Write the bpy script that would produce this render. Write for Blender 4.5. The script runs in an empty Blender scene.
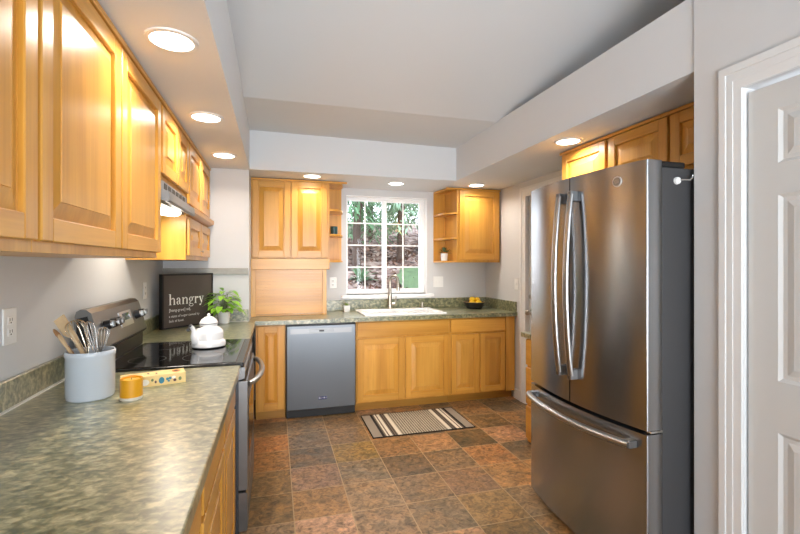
import bpy, bmesh, math, random
from math import pi, sin, cos, radians
from mathutils import Vector, Matrix
random.seed(7)
S = bpy.context.scene
COL = S.collection

# ------------------------------------------------------------------ camera, world, light, exposure
F_PX = 438.0
THETA = math.atan(125 / F_PX)
cam = bpy.data.cameras.new('camera')
cam.sensor_width = 36
cam.lens = F_PX / 800 * 36
cam.shift_y = -3 / 800
cam.clip_start = 0.02
camo = bpy.data.objects.new('camera', cam)
camo.location = (0, 0, 1.43)
camo.rotation_euler = (pi / 2, 0, -THETA)
COL.objects.link(camo)
S.camera = camo

W = bpy.data.worlds.new('overcast_sky')
S.world = W
W.use_nodes = True
wn = W.node_tree
bg = wn.nodes['Background']
wtc = wn.nodes.new('ShaderNodeTexCoord')
wsp = wn.nodes.new('ShaderNodeSeparateXYZ')
wrp = wn.nodes.new('ShaderNodeValToRGB')
wn.links.new(wtc.outputs['Generated'], wsp.inputs[0])
wn.links.new(wsp.outputs['Z'], wrp.inputs[0])
wrp.color_ramp.elements[0].color = (0.75, 0.80, 0.86, 1)
wrp.color_ramp.elements[1].color = (0.55, 0.70, 0.95, 1)
wn.links.new(wrp.outputs[0], bg.inputs['Color'])
bg.inputs['Strength'].default_value = 4.0

S.view_settings.view_transform = 'Standard'
S.view_settings.look = 'None'
S.view_settings.gamma = 1
S.view_settings.use_curve_mapping = False
S.view_settings.exposure = 0.33


def area(name, loc, rot, sx, sy, power, color):
    l = bpy.data.lights.new(name, 'AREA')
    l.shape = 'RECTANGLE'
    l.size = sx
    l.size_y = sy
    l.energy = power
    l.color = color
    o = bpy.data.objects.new(name, l)
    o.location = loc
    o.rotation_euler = rot
    COL.objects.link(o)
    return o


# added general fill, daylight-coloured, at the unseen opening behind the camera
area('rear_fill', (0.45, -2.75, 1.35), (pi / 2, 0, 0), 2.2, 1.9, 82, (0.89, 0.955, 1.0))
# added unseen lamp behind the camera, aimed up and forward to brighten the ceiling
fl_ = area('ceiling_fill', (0.55, -0.6, 1.0), Vector((0.2, 3.5, 1.75)).to_track_quat('-Z', 'Y').to_euler(), 0.7, 0.7, 5.5, (0.97, 0.985, 1.0))
fl_.data.spread = radians(80)
ff_ = area('front_fill', (0.35, -0.9, 1.05), Vector((0.85, 5.2, 0.0)).to_track_quat('-Z', 'Y').to_euler(), 0.7, 0.7, 3.2, (1.0, 0.97, 0.93))  # added unseen fill lamp, level towards the window wall, evens out the light
ff_.data.spread = radians(38)
area('daylight_sink', (1.235, 5.6, 1.9), (-pi / 2 - 0.25, 0, 0), 1.4, 1.4, 9, (0.92, 0.97, 1.0))
LAMP_W = 6.4
LAMP_COL = (1.0, 0.90, 0.79)

# ------------------------------------------------------------------ materials
MATS = {}


def lin(r, g, b):
    def f(c):
        c /= 255.0
        return c / 12.92 if c <= 0.04045 else ((c + 0.055) / 1.055) ** 2.4
    return (f(r), f(g), f(b), 1)


def mat(name, col=(0.8, 0.8, 0.8, 1), rough=0.5, metal=0.0, spec=0.5, noise=0.0, nscale=20.0, bump=0.0, bscale=60.0,
        emit=None, estr=0.0, trans=0.0, coat=0.0):
    m = bpy.data.materials.new(name)
    m.use_nodes = True
    nt = m.node_tree
    b = nt.nodes['Principled BSDF']
    b.inputs['Base Color'].default_value = col
    b.inputs['Roughness'].default_value = rough
    b.inputs['Metallic'].default_value = metal
    b.inputs['Specular IOR Level'].default_value = spec
    b.inputs['Coat Weight'].default_value = coat
    if trans:
        b.inputs['Transmission Weight'].default_value = trans
    if emit:
        b.inputs['Emission Color'].default_value = emit
        b.inputs['Emission Strength'].default_value = estr
    tc = nt.nodes.new('ShaderNodeTexCoord')
    if noise:
        n = nt.nodes.new('ShaderNodeTexNoise')
        n.inputs['Scale'].default_value = nscale
        n.inputs['Detail'].default_value = 5
        nt.links.new(tc.outputs['Object'], n.inputs['Vector'])
        mx = nt.nodes.new('ShaderNodeMix')
        mx.data_type = 'RGBA'
        mx.inputs[6].default_value = tuple(c * (1 - noise) for c in col[:3]) + (1,)
        mx.inputs[7].default_value = tuple(min(1, c * (1 + noise)) for c in col[:3]) + (1,)
        nt.links.new(n.outputs['Fac'], mx.inputs[0])
        nt.links.new(mx.outputs[2], b.inputs['Base Color'])
    if bump:
        n2 = nt.nodes.new('ShaderNodeTexNoise')
        n2.inputs['Scale'].default_value = bscale
        n2.inputs['Detail'].default_value = 3
        nt.links.new(tc.outputs['Object'], n2.inputs['Vector'])
        bp = nt.nodes.new('ShaderNodeBump')
        bp.inputs['Strength'].default_value = bump
        bp.inputs['Distance'].default_value = 0.004
        nt.links.new(n2.outputs['Fac'], bp.inputs['Height'])
        nt.links.new(bp.outputs[0], b.inputs['Normal'])
    MATS[name] = m
    return m


def ramp(nt, stops):
    r = nt.nodes.new('ShaderNodeValToRGB')
    e = r.color_ramp.elements
    while len(e) < len(stops):
        e.new(0.5)
    for k, (p, c) in enumerate(stops):
        e[k].position = p
        e[k].color = c
    return r


def mix(nt, mode, fac, a, b):
    m = nt.nodes.new('ShaderNodeMix')
    m.data_type = 'RGBA'
    m.blend_type = mode
    for sock, v in ((m.inputs[0], fac), (m.inputs[6], a), (m.inputs[7], b)):
        if hasattr(v, 'is_linked'):
            nt.links.new(v, sock)
        else:
            sock.default_value = v
    return m.outputs[2]


def wood(name, axis, dark=1.0, rough=0.3):
    m = mat(name, rough=rough)
    nt = m.node_tree
    b = nt.nodes['Principled BSDF']
    tc = nt.nodes.new('ShaderNodeTexCoord')
    oi = nt.nodes.new('ShaderNodeObjectInfo')
    off = nt.nodes.new('ShaderNodeVectorMath')
    off.operation = 'MULTIPLY_ADD'
    nt.links.new(oi.outputs['Random'], off.inputs[0])
    off.inputs[1].default_value = (7.3, 3.1, 5.7)
    nt.links.new(tc.outputs['Object'], off.inputs[2])

    def stretched(across, along, detail=6, dist=0.0):
        mp = nt.nodes.new('ShaderNodeMapping')
        sc = [across] * 3
        sc['xyz'.index(axis)] = along
        mp.inputs['Scale'].default_value = sc
        nt.links.new(off.outputs[0], mp.inputs[0])
        n = nt.nodes.new('ShaderNodeTexNoise')
        n.inputs['Scale'].default_value = 1
        n.inputs['Detail'].default_value = detail
        n.inputs['Distortion'].default_value = dist
        nt.links.new(mp.outputs[0], n.inputs['Vector'])
        return n.outputs['Fac']

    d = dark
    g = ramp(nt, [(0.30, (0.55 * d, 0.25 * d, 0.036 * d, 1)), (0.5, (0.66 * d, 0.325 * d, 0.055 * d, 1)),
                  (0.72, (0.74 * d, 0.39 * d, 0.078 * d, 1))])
    nt.links.new(stretched(9, 0.7, 4, 0.6), g.inputs[0])
    fine = ramp(nt, [(0.3, (0.82, 0.78, 0.72, 1)), (0.65, (1, 1, 1, 1))])
    nt.links.new(stretched(95, 3.0, 3), fine.inputs[0])
    c1 = mix(nt, 'MULTIPLY', 0.55, g.outputs[0], fine.outputs[0])
    kn = ramp(nt, [(0.0, (0.42, 0.30, 0.20, 1)), (0.12, (0.75, 0.66, 0.55, 1)), (0.30, (1, 1, 1, 1))])
    nt.links.new(stretched(7, 2.6, 2, 1.2), kn.inputs[0])
    c2 = mix(nt, 'MULTIPLY', 0.7, c1, kn.outputs[0])
    b.inputs['Specular IOR Level'].default_value = 0.5
    hsv = nt.nodes.new('ShaderNodeHueSaturation')
    mr = nt.nodes.new('ShaderNodeMapRange')
    mr.inputs['To Min'].default_value = 0.92
    mr.inputs['To Max'].default_value = 1.06
    nt.links.new(oi.outputs['Random'], mr.inputs['Value'])
    nt.links.new(mr.outputs[0], hsv.inputs['Value'])
    nt.links.new(c2, hsv.inputs['Color'])
    nt.links.new(hsv.outputs[0], b.inputs['Base Color'])
    return m


WX, WY, WZ = wood('maple_x', 'x'), wood('maple_y', 'y'), wood('maple_z', 'z')
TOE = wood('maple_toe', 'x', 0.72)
WALL = mat('wall_paint', lin(211, 212, 213), 0.85, noise=0.015, bump=0.05, bscale=140)
CEIL = mat('ceiling_paint', lin(217, 220, 223), 0.9, bump=0.05, bscale=120)
WHITE = mat('white_trim_paint', lin(228, 229, 229), 0.4)
DOORW = mat('white_door_paint', lin(206, 207, 206), 0.45)
VINYL = mat('white_vinyl', lin(246, 246, 246), 0.35)
PLATE = mat('white_plastic', lin(238, 238, 236), 0.35)
SLOT = mat('dark_slot', lin(52, 48, 44), 0.6)
BLACK = mat('black_plastic', lin(24, 24, 25), 0.4)
BGLASS = mat('black_glass', lin(10, 10, 11), 0.06, spec=0.6)
CHROME = mat('chrome', (0.8, 0.8, 0.8, 1), 0.15, 1.0)
NICKEL = mat('brushed_nickel', (0.42, 0.375, 0.32, 1), 0.3, 1.0)
FRSIDE = mat('charcoal_textured_steel', lin(62, 62, 64), 0.55, bump=0.25, bscale=400)
ENAMEL = mat('white_enamel', lin(240, 240, 240), 0.12, coat=0.4)
CERAMIC = mat('white_ceramic', lin(196, 204, 212), 0.25)
SINKW = mat('sink_white', lin(252, 252, 252), 0.2)
CAULK = mat('white_caulk', lin(235, 232, 225), 0.5)
RIMB = mat('dark_rim', lin(30, 30, 34), 0.3)
STEEL_GREY = mat('grey_hood_enamel', lin(122, 126, 130), 0.4, 0.2)


def steel(name, col, rough, aniso=0.6, rot=0.25):
    m = mat(name, col, rough, 1.0)
    nt = m.node_tree
    b = nt.nodes['Principled BSDF']
    b.inputs['Anisotropic'].default_value = aniso
    b.inputs['Anisotropic Rotation'].default_value = rot
    tg = nt.nodes.new('ShaderNodeTangent')
    tg.direction_type = 'RADIAL'
    tg.axis = 'Z'
    nt.links.new(tg.outputs[0], b.inputs['Tangent'])
    tc = nt.nodes.new('ShaderNodeTexCoord')
    mp = nt.nodes.new('ShaderNodeMapping')
    mp.inputs['Scale'].default_value = (3, 3, 420)
    nt.links.new(tc.outputs['Object'], mp.inputs[0])
    n = nt.nodes.new('ShaderNodeTexNoise')
    n.inputs['Scale'].default_value = 1.0
    n.inputs['Detail'].default_value = 3
    nt.links.new(mp.outputs[0], n.inputs['Vector'])
    mr = nt.nodes.new('ShaderNodeMapRange')
    mr.inputs['To Min'].default_value = rough - 0.004
    mr.inputs['To Max'].default_value = rough + 0.004
    nt.links.new(n.outputs['Fac'], mr.inputs['Value'])
    nt.links.new(mr.outputs[0], b.inputs['Roughness'])
    return m


STEEL = steel('stainless_brushed', (0.355, 0.368, 0.39, 1), 0.24, 0.75)
STEELH = steel('stainless_handle', (0.40, 0.40, 0.40, 1), 0.3, 0.2)
DWST = steel('dishwasher_stainless', (0.20, 0.22, 0.245, 1), 0.38, 0.5, 0.0)
RGST = steel('range_stainless', (0.24, 0.245, 0.25, 1), 0.36, 0.2, 0.0)


def counter_mat():
    m = mat('mottled_green_laminate', rough=0.38, spec=0.5, coat=1.0)
    nt = m.node_tree
    b = nt.nodes['Principled BSDF']
    tc = nt.nodes.new('ShaderNodeTexCoord')

    def nz(scale, det, dist, vec=(1, 1, 1)):
        mp = nt.nodes.new('ShaderNodeMapping')
        mp.inputs['Scale'].default_value = vec
        mp.inputs['Rotation'].default_value = (0, 0, 0.5)
        nt.links.new(tc.outputs['Object'], mp.inputs[0])
        n = nt.nodes.new('ShaderNodeTexNoise')
        n.inputs['Scale'].default_value = scale
        n.inputs['Detail'].default_value = det
        n.inputs['Distortion'].default_value = dist
        nt.links.new(mp.outputs[0], n.inputs['Vector'])
        return n.outputs['Fac']
    r1 = ramp(nt, [(0.32, lin(76, 86, 60)), (0.45, lin(116, 120, 88)), (0.57, lin(158, 155, 118)), (0.70, lin(200, 193, 154))])
    nt.links.new(nz(34, 8, 0.45, (1, 1.5, 1.2)), r1.inputs[0])
    r2 = ramp(nt, [(0.35, lin(92, 96, 76)), (0.5, lin(190, 190, 180)), (0.7, lin(225, 222, 210))])
    nt.links.new(nz(90, 6, 0.8), r2.inputs[0])
    c = mix(nt, 'MULTIPLY', 0.3, r1.outputs[0], r2.outputs[0])
    nt.links.new(c, b.inputs['Base Color'])
    b.inputs['Coat Roughness'].default_value = 0.28
    b.inputs['Coat IOR'].default_value = 1.6
    return m


CTR = counter_mat()

# ------------------------------------------------------------------ mesh helpers


def new():
    return bmesh.new()


def box(bm, x0, x1, y0, y1, z0, z1, bev=0.0, mi=0, seg=1):
    x0, x1 = min(x0, x1), max(x0, x1)
    y0, y1 = min(y0, y1), max(y0, y1)
    z0, z1 = min(z0, z1), max(z0, z1)
    v = [bm.verts.new(p) for p in ((x0, y0, z0), (x1, y0, z0), (x1, y1, z0), (x0, y1, z0),
                                   (x0, y0, z1), (x1, y0, z1), (x1, y1, z1), (x0, y1, z1))]
    fs = [bm.faces.new([v[i] for i in q]) for q in ((0, 3, 2, 1), (4, 5, 6, 7), (0, 1, 5, 4), (1, 2, 6, 5), (2, 3, 7, 6), (3, 0, 4, 7))]
    for f in fs:
        f.material_index = mi
    if bev:
        es = list({e for f in fs for e in f.edges})
        r = bmesh.ops.bevel(bm, geom=es, offset=bev, segments=seg, affect='EDGES', profile=0.5)
        for f in r['faces']:
            f.material_index = mi


def loft(bm, loops, close=True, cap0=True, cap1=True, mi=0):
    rows = [[bm.verts.new(p) for p in lp] for lp in loops]
    n = len(rows[0])
    for a, b in zip(rows, rows[1:]):
        for k in range(n if close else n - 1):
            f = bm.faces.new((a[k], a[(k + 1) % n], b[(k + 1) % n], b[k]))
            f.material_index = mi
    if cap0:
        bm.faces.new(list(reversed(rows[0]))).material_index = mi
    if cap1:
        bm.faces.new(rows[-1]).material_index = mi


def lathe(bm, prof, c, seg=28, mi=0, sx=1.0, sy=1.0, cap0=True, cap1=True):
    loft(bm, [[(c[0] + r * sx * cos(2 * pi * k / seg), c[1] + r * sy * sin(2 * pi * k / seg), c[2] + z) for k in range(seg)]
              for r, z in prof], True, cap0, cap1, mi)


def frame_of(d):
    d = d.normalized()
    a = Vector((0, 0, 1)) if abs(d.z) < 0.9 else Vector((1, 0, 0))
    u = d.cross(a).normalized()
    return u, d.cross(u).normalized()


def tube(bm, pts, r, seg=8, mi=0, flat=1.0, caps=True):
    pts = [Vector(p) for p in pts]
    rs = r if isinstance(r, (list, tuple)) else [r] * len(pts)
    loops = []
    u = None
    for i, p in enumerate(pts):
        d = pts[min(i + 1, len(pts) - 1)] - pts[max(i - 1, 0)]
        if u is None:
            u, w = frame_of(d)
        else:
            d.normalize()
            u = (u - d * u.dot(d)).normalized()
            w = d.cross(u).normalized()
        loops.append([p + (u * cos(2 * pi * k / seg) + w * flat * sin(2 * pi * k / seg)) * rs[i] for k in range(seg)])
    loft(bm, loops, True, caps, caps, mi)


def ball(bm, c, r, sx=1, sy=1, sz=1, seg=12, mi=0):
    g = bmesh.ops.create_uvsphere(bm, u_segments=seg, v_segments=max(6, seg // 2 + 2), radius=r)
    for v in g['verts']:
        v.co = Vector((v.co.x * sx + c[0], v.co.y * sy + c[1], v.co.z * sz + c[2]))
    for f in {f for v in g['verts'] for f in v.link_faces}:
        f.material_index = mi


def prism(bm, poly, axis, a0, a1, mi=0):
    def P(p, a):
        if axis == 'y':
            return (p[0], a, p[1])
        if axis == 'x':
            return (a, p[0], p[1])
        return (p[0], p[1], a)
    loft(bm, [[P(p, a0) for p in poly], [P(p, a1) for p in poly]], mi=mi)


ORG = {}


def obj(name, bm, mats, parent=None, smooth=False, angle=35):
    bmesh.ops.recalc_face_normals(bm, faces=bm.faces[:])
    me = bpy.data.meshes.new(name)
    org = ORG.get(parent.name, Vector((0, 0, 0))) if parent else Vector((0, 0, 0))
    if org.length:
        bmesh.ops.translate(bm, verts=bm.verts[:], vec=-org)
    bm.to_mesh(me)
    bm.free()
    for m in (mats if isinstance(mats, (list, tuple)) else [mats]):
        me.materials.append(m)
    if smooth:
        me.polygons.foreach_set('use_smooth', [True] * len(me.polygons))
        try:
            me.set_sharp_from_angle(angle=radians(angle))
        except Exception:
            pass
    o = bpy.data.objects.new(name, me)
    COL.objects.link(o)
    if parent:
        o.parent = parent
        ORG[o.name] = org
    return o


def tag(o, label, cat, group=None):
    o['label'] = label
    o['category'] = cat
    if group:
        o['group'] = group
    return o


def thing(name, label, cat, loc=(0, 0, 0), group=None):
    o = bpy.data.objects.new(name, None)
    o.empty_display_size = 0.05
    o.location = loc
    COL.objects.link(o)
    ORG[o.name] = Vector(loc)
    return tag(o, label, cat, group)


def top(name, bm, mats, base, label, cat, group=None, smooth=False):
    """a thing that is one mesh, its origin at base"""
    base = Vector(base)
    bmesh.ops.translate(bm, verts=bm.verts[:], vec=-base)
    o = obj(name, bm, mats, None, smooth)
    o.location = base
    return tag(o, label, cat, group)


def struct(name, bm, mats, parent=None, smooth=False):
    o = obj(name, bm, mats, parent, smooth)
    if not parent:
        o['kind'] = 'structure'
    return o


def bx(*a, **k):
    bm = new()
    box(bm, *a, **k)
    return bm


# ------------------------------------------------------------------ THE SETTING
YW = 4.85      # window wall
XL = -0.92     # left wall
XR = 2.47      # far right wall
XD = 1.76      # near right wall with the white door
ZS = 2.275     # soffit underside

# floor: slate tiles, each tile a face with its own stone colour
TS, TX, TY = 0.3234, 0.103, 3.472
TILE = {(0, -2): (112, 98, 88), (0, -1): (106, 92, 82), (0, 0): (88, 78, 72), (0, 1): (132, 104, 92), (0, 2): (142, 106, 74), (0, 3): (168, 130, 110),
        (-1, -2): (100, 80, 62), (-1, -1): (150, 100, 66), (-1, 0): (132, 94, 62), (-1, 1): (112, 88, 62), (-1, 2): (108, 84, 58), (-1, 3): (130, 105, 85),
        (1, -2): (105, 85, 68), (1, -1): (116, 92, 72), (1, 0): (126, 102, 62), (1, 1): (112, 98, 86), (1, 2): (132, 108, 88), (1, 3): (130, 105, 86),
        (2, 0): (128, 94, 68), (2, 1): (86, 72, 62), (2, 2): (120, 97, 78), (2, 3): (114, 96, 80), (3, 0): (158, 116, 86), (3, 1): (112, 92, 76), (3, 2): (122, 94, 78), (3, 3): (134, 106, 74),
        (4, 0): (74, 64, 50), (4, 1): (150, 104, 70), (4, 2): (152, 112, 76), (4, 3): (128, 105, 84), (4, -1): (120, 90, 62), (4, -2): (112, 88, 66),
        (5, 0): (166, 124, 100), (5, 1): (98, 84, 70), (5, 2): (156, 116, 80), (5, 3): (108, 90, 74), (5, -1): (92, 76, 58), (5, -2): (120, 92, 68), (6, -1): (130, 98, 70)}
PAL = [(132, 100, 70), (150, 105, 70), (98, 84, 72), (118, 94, 76), (160, 122, 96), (112, 90, 62), (86, 74, 64), (140, 96, 62)]
bm = new()
lay = bm.loops.layers.float_color.new('stone')
rnd = random.Random(3)
for i in range(-4, 8):
    for j in range(-5, 20):
        x0, y1 = TX + i * TS, TY - j * TS
        vs = [bm.verts.new(p) for p in ((x0, y1 - TS, 0), (x0 + TS, y1 - TS, 0), (x0 + TS, y1, 0), (x0, y1, 0))]
        f = bm.faces.new(vs)
        c = lin(*TILE.get((i, j), rnd.choice(PAL)))
        for lp in f.loops:
            lp[lay] = c
bmesh.ops.remove_doubles(bm, verts=bm.verts[:], dist=1e-4)
fl = mat('slate_tile', rough=0.4)
nt = fl.node_tree
pb = nt.nodes['Principled BSDF']
tc = nt.nodes.new('ShaderNodeTexCoord')
at = nt.nodes.new('ShaderNodeAttribute')
at.attribute_name = 'stone'


def fnoise(scale, det, dist=0.0, off=0):
    mp = nt.nodes.new('ShaderNodeMapping')
    mp.inputs['Location'].default_value = (off, off * 2, 0)
    nt.links.new(tc.outputs['Object'], mp.inputs[0])
    n = nt.nodes.new('ShaderNodeTexNoise')
    n.inputs['Scale'].default_value = scale
    n.inputs['Detail'].default_value = det
    n.inputs['Roughness'].default_value = 0.6
    n.inputs['Distortion'].default_value = dist
    nt.links.new(mp.outputs[0], n.inputs['Vector'])
    return n.outputs['Fac']


ra = ramp(nt, [(0.40, (0, 0, 0, 1)), (0.66, (1, 1, 1, 1))])
nt.links.new(fnoise(3.6, 8, 1.4), ra.inputs[0])
c1 = mix(nt, 'MIX', ra.outputs[0], at.outputs['Color'], lin(158, 112, 66))
c1 = mix(nt, 'MIX', 0.42, at.outputs['Color'], c1)
rb = ramp(nt, [(0.42, (0, 0, 0, 1)), (0.62, (1, 1, 1, 1))])
nt.links.new(fnoise(9, 8, 1.6, 4), rb.inputs[0])
c2 = mix(nt, 'MIX', rb.outputs[0], c1, lin(78, 68, 54))
c2 = mix(nt, 'MIX', 0.5, c1, c2)
rc = ramp(nt, [(0.32, (0.42, 0.40, 0.38, 1)), (0.48, (0.95, 0.95, 0.95, 1)), (0.68, (1.55, 1.50, 1.40, 1))])
nt.links.new(fnoise(26, 9, 1.2, 9), rc.inputs[0])
c3 = mix(nt, 'MULTIPLY', 1.0, c2, rc.outputs[0])
c3 = mix(nt, 'MULTIPLY', 1.0, c3, (1.28, 1.30, 1.12, 1))
sx = nt.nodes.new('ShaderNodeSeparateXYZ')
nt.links.new(tc.outputs['Object'], sx.inputs[0])


def mth(op, a, b=None):
    m = nt.nodes.new('ShaderNodeMath')
    m.operation = op
    for k, v in enumerate((a, b)):
        if v is None:
            continue
        if hasattr(v, 'is_linked'):
            nt.links.new(v, m.inputs[k])
        else:
            m.inputs[k].default_value = v
    return m.outputs[0]


def edge_dist(coord, o):
    fr = mth('FRACT', mth('ADD', mth('DIVIDE', mth('SUBTRACT', coord, o), TS), 100.0))
    return mth('MINIMUM', fr, mth('SUBTRACT', 1.0, fr))


ed = mth('MINIMUM', edge_dist(sx.outputs['X'], TX), edge_dist(sx.outputs['Y'], TY))
ed = mth('ADD', ed, mth('MULTIPLY', mth('SUBTRACT', fnoise(40, 2, 0, 2), 0.5), 0.012))
gr = mth('LESS_THAN', ed, 0.009)
c4 = mix(nt, 'MIX', gr, c3, lin(172, 144, 106))
nt.links.new(c4, pb.inputs['Base Color'])
hgt = mth('SUBTRACT', fnoise(11, 8, 1.4, 4), mth('MULTIPLY', gr, 0.6))
bp = nt.nodes.new('ShaderNodeBump')
bp.inputs['Strength'].default_value = 0.7
bp.inputs['Distance'].default_value = 0.006
nt.links.new(hgt, bp.inputs['Height'])
nt.links.new(bp.outputs[0], pb.inputs['Normal'])
rr = nt.nodes.new('ShaderNodeMapRange')
rr.inputs['To Min'].default_value = 0.28
rr.inputs['To Max'].default_value = 0.6
nt.links.new(fnoise(14, 5, 0.5, 6), rr.inputs['Value'])
nt.links.new(rr.outputs[0], pb.inputs['Roughness'])
struct('floor', bm, fl)

struct('wall_left', bx(XL - 0.12, XL, -2.6, 4.97, 0, 4.3), WALL)
struct('wall_corner', bx(XL, -0.225, 4.16, 4.97, 0, ZS), WALL)
WX0, WX1, WZ0, WZ1 = 0.765, 1.712, 1.085, 2.195
bm = new()
box(bm, -0.225, WX0, YW, YW + 0.16, 0, 4.3)
box(bm, WX1, XR + 0.12, YW, YW + 0.16, 0, 4.3)
box(bm, WX0, WX1, YW, YW + 0.16, 0, WZ0)
box(bm, WX0, WX1, YW, YW + 0.16, WZ1, 4.3)
struct('wall_back', bm, WALL)
# far right wall with the door opening
DY0, DY1, DZ = 3.24, 3.955, 2.12
bm = new()
box(bm, XR, XR + 0.12, DY1, YW, 0, 4.3)
box(bm, XR, XR + 0.12, 1.40, DY0, 0, 4.3)
box(bm, XR, XR + 0.12, DY0, DY1, DZ, 4.3)
struct('wall_far_right', bm, WALL)
# near right wall with the white door
NY0, NY1, NZ = 0.45, 1.277, 2.118
bm = new()
box(bm, XD, XD + 0.11, NY1, 1.487, 0, 4.3)
box(bm, XD, XD + 0.11, -2.6, NY0, 0, 4.3)
box(bm, XD, XD + 0.11, NY0, NY1, NZ, 4.3)
struct('wall_right', bm, WALL)
struct('wall_alcove', bx(XD + 0.11, XR + 0.12, 1.40, 1.487, 0, 4.3), WALL)
# wall behind the camera with a wide window opening
bm = new()
box(bm, XL - 0.12, -0.65, -2.72, -2.6, 0, 4.3)
box(bm, 1.55, XD + 0.11, -2.72, -2.6, 0, 4.3)
box(bm, -0.65, 1.55, -2.72, -2.6, 0, 0.4)
box(bm, -0.65, 1.55, -2.72, -2.6, 2.3, 4.3)
struct('wall_front', bm, WALL)

# ceiling: flat band by the window wall, then a slope rising towards the camera above the soffit ledges
bm = new()
loft(bm, [[(x, YW, z), (x, 3.31 + dy, z), (x, -2.6, z + SLOPE * 5.91), (x, -2.6, 4.45), (x, YW, 4.45)]
          for x, z, dy in ((XL - 0.02, 2.632, 0.02), (XR + 0.02, 2.598, -0.06)) for SLOPE in (0.25,)])
struct('ceiling', bm, CEIL)
# soffit boxes that carry the recessed lights
struct('trim_1', bx(XL, -0.218, -2.6, 4.16, ZS, 2.664), CEIL)
struct('trim_2', bx(-0.225, XR, 4.12, YW, ZS, 2.64), CEIL)
struct('trim_3', bx(1.77, XR, 1.487, 4.12, ZS, 2.612), CEIL)

# window 1 over the sink: white slider set deep in the wall, two sashes of eight panes
win = bpy.data.objects.new('window_1', None)
win['kind'] = 'structure'
COL.objects.link(win)
bm = new()
yo, yi = YW + 0.155, YW + 0.10
for a in ((WX0, WX0 + 0.022, WZ0, WZ1), (WX1 - 0.022, WX1, WZ0, WZ1), (WX0 + 0.022, WX1 - 0.022, WZ0, WZ0 + 0.022), (WX0 + 0.022, WX1 - 0.022, WZ1 - 0.022, WZ1)):
    box(bm, a[0], a[1], yi, yo, a[2], a[3], 0.003)
# white lining of the deep reveal
box(bm, WX1 - 0.004, WX1 + 0.002, YW - 0.001, yi, WZ0, WZ1)
box(bm, WX0 - 0.002, WX0 + 0.004, YW - 0.001, yi, WZ0, WZ1)
box(bm, WX0, WX1, YW - 0.001, yi, WZ1 - 0.004, WZ1 + 0.002)
struct('window_frame', bm, VINYL, win)
GL = bpy.data.materials.new('window_glass')
GL.use_nodes = True
g = GL.node_tree
for n in list(g.nodes):
    if n.type != 'OUTPUT_MATERIAL':
        g.nodes.remove(n)
gt, gg, gm, fr = (g.nodes.new(t) for t in ('ShaderNodeBsdfTransparent', 'ShaderNodeBsdfGlossy', 'ShaderNodeMixShader', 'ShaderNodeFresnel'))
gg.inputs['Roughness'].default_value = 0.02
fr.inputs['IOR'].default_value = 1.45
g.links.new(fr.outputs[0], gm.inputs[0])
g.links.new(gt.outputs[0], gm.inputs[1])
g.links.new(gg.outputs[0], gm.inputs[2])
g.links.new(gm.outputs[0], g.nodes['Material Output'].inputs[0])
for (sx0, sx1, y0) in ((WX0 + 0.018, 1.236, YW + 0.112), (1.222, WX1 - 0.018, YW + 0.126)):
    z0, z1 = WZ0 + 0.02, WZ1 - 0.018
    bm = new()
    w = 0.036
    wl = w * (0.35 if sx0 < 1 else 1)
    for a in ((sx0, sx0 + wl, z0, z1), (sx1 - w, sx1, z0, z1), (sx0 + wl, sx1 - w, z0, z0 + w), (sx0 + wl, sx1 - w, z1 - 0.026, z1)):
        box(bm, a[0], a[1], y0, y0 + 0.024, a[2], a[3])
    sash = struct('sash', bm, VINYL, win)
    gx0, gx1 = sx0 + (0.012 if sx0 < 1 else w), sx1 - w
    gz0, gz1 = z0 + w, z1 - 0.026
    bm = new()
    box(bm, gx0, gx1, y0 + 0.012, y0 + 0.016, gz0, gz1)
    struct('pane', bm, GL, sash)
    bm = new()
    mxx = (gx0 + gx1) / 2
    box(bm, mxx - 0.007, mxx + 0.007, y0 + 0.004, y0 + 0.011, gz0, gz1)
    for k in (1, 2, 3):
        zz = gz0 + (gz1 - gz0) * k / 4
        box(bm, gx0, gx1, y0 + 0.0035, y0 + 0.0105, zz - 0.007, zz + 0.007)
    struct('muntins', bm, VINYL, sash)
bm = new()
box(bm, WX0 - 0.06, WX1 + 0.07, YW - 0.06, YW, 1.052, WZ0, 0.004)
box(bm, WX0, WX1, YW, yi, 1.062, WZ0)
box(bm, WX0 - 0.045, WX1 + 0.05, YW - 0.018, YW, 1.036, 1.062, 0.002)
struct('window_sill', bm, VINYL, win)

# door 1: white six panel door in the near right wall


def panel_door(bm, x_face, y0, y1, z0, z1, cols, rows, sgn=-1, th=0.038):
    """slab with recessed raised panels on the face x_face looking towards sgn*x"""
    ys = sorted({y0, y1} | {v for c in cols for v in c})
    zs = sorted({z0, z1} | {v for r in rows for v in r})
    def P(y, z, d):
        return (x_face - sgn * d, y, z)
    for ya, yb in zip(ys, ys[1:]):
        for za, zb in zip(zs, zs[1:]):
            if any(abs(ya - c[0]) < 1e-5 and abs(yb - c[1]) < 1e-5 for c in cols) and any(abs(za - r[0]) < 1e-5 and abs(zb - r[1]) < 1e-5 for r in rows):
                loops = []
                for ins, d in ((0, 0), (0.012, 0.009), (0.026, 0.009), (0.05, 0.002)):
                    loops.append([P(ya + ins, za + ins, d), P(yb - ins, za + ins, d), P(yb - ins, zb - ins, d), P(ya + ins, zb - ins, d)])
                loft(bm, loops, True, False, True)
            else:
                bm.faces.new([bm.verts.new(P(*q, 0)) for q in ((ya, za), (yb, za), (yb, zb), (ya, zb))])
    b0 = [P(y0, z0, 0), P(y1, z0, 0), P(y1, z1, 0), P(y0, z1, 0)]
    b1 = [P(y0, z0, th), P(y1, z0, th), P(y1, z1, th), P(y0, z1, th)]
    loft(bm, [b0, b1], True, False, True)


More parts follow.
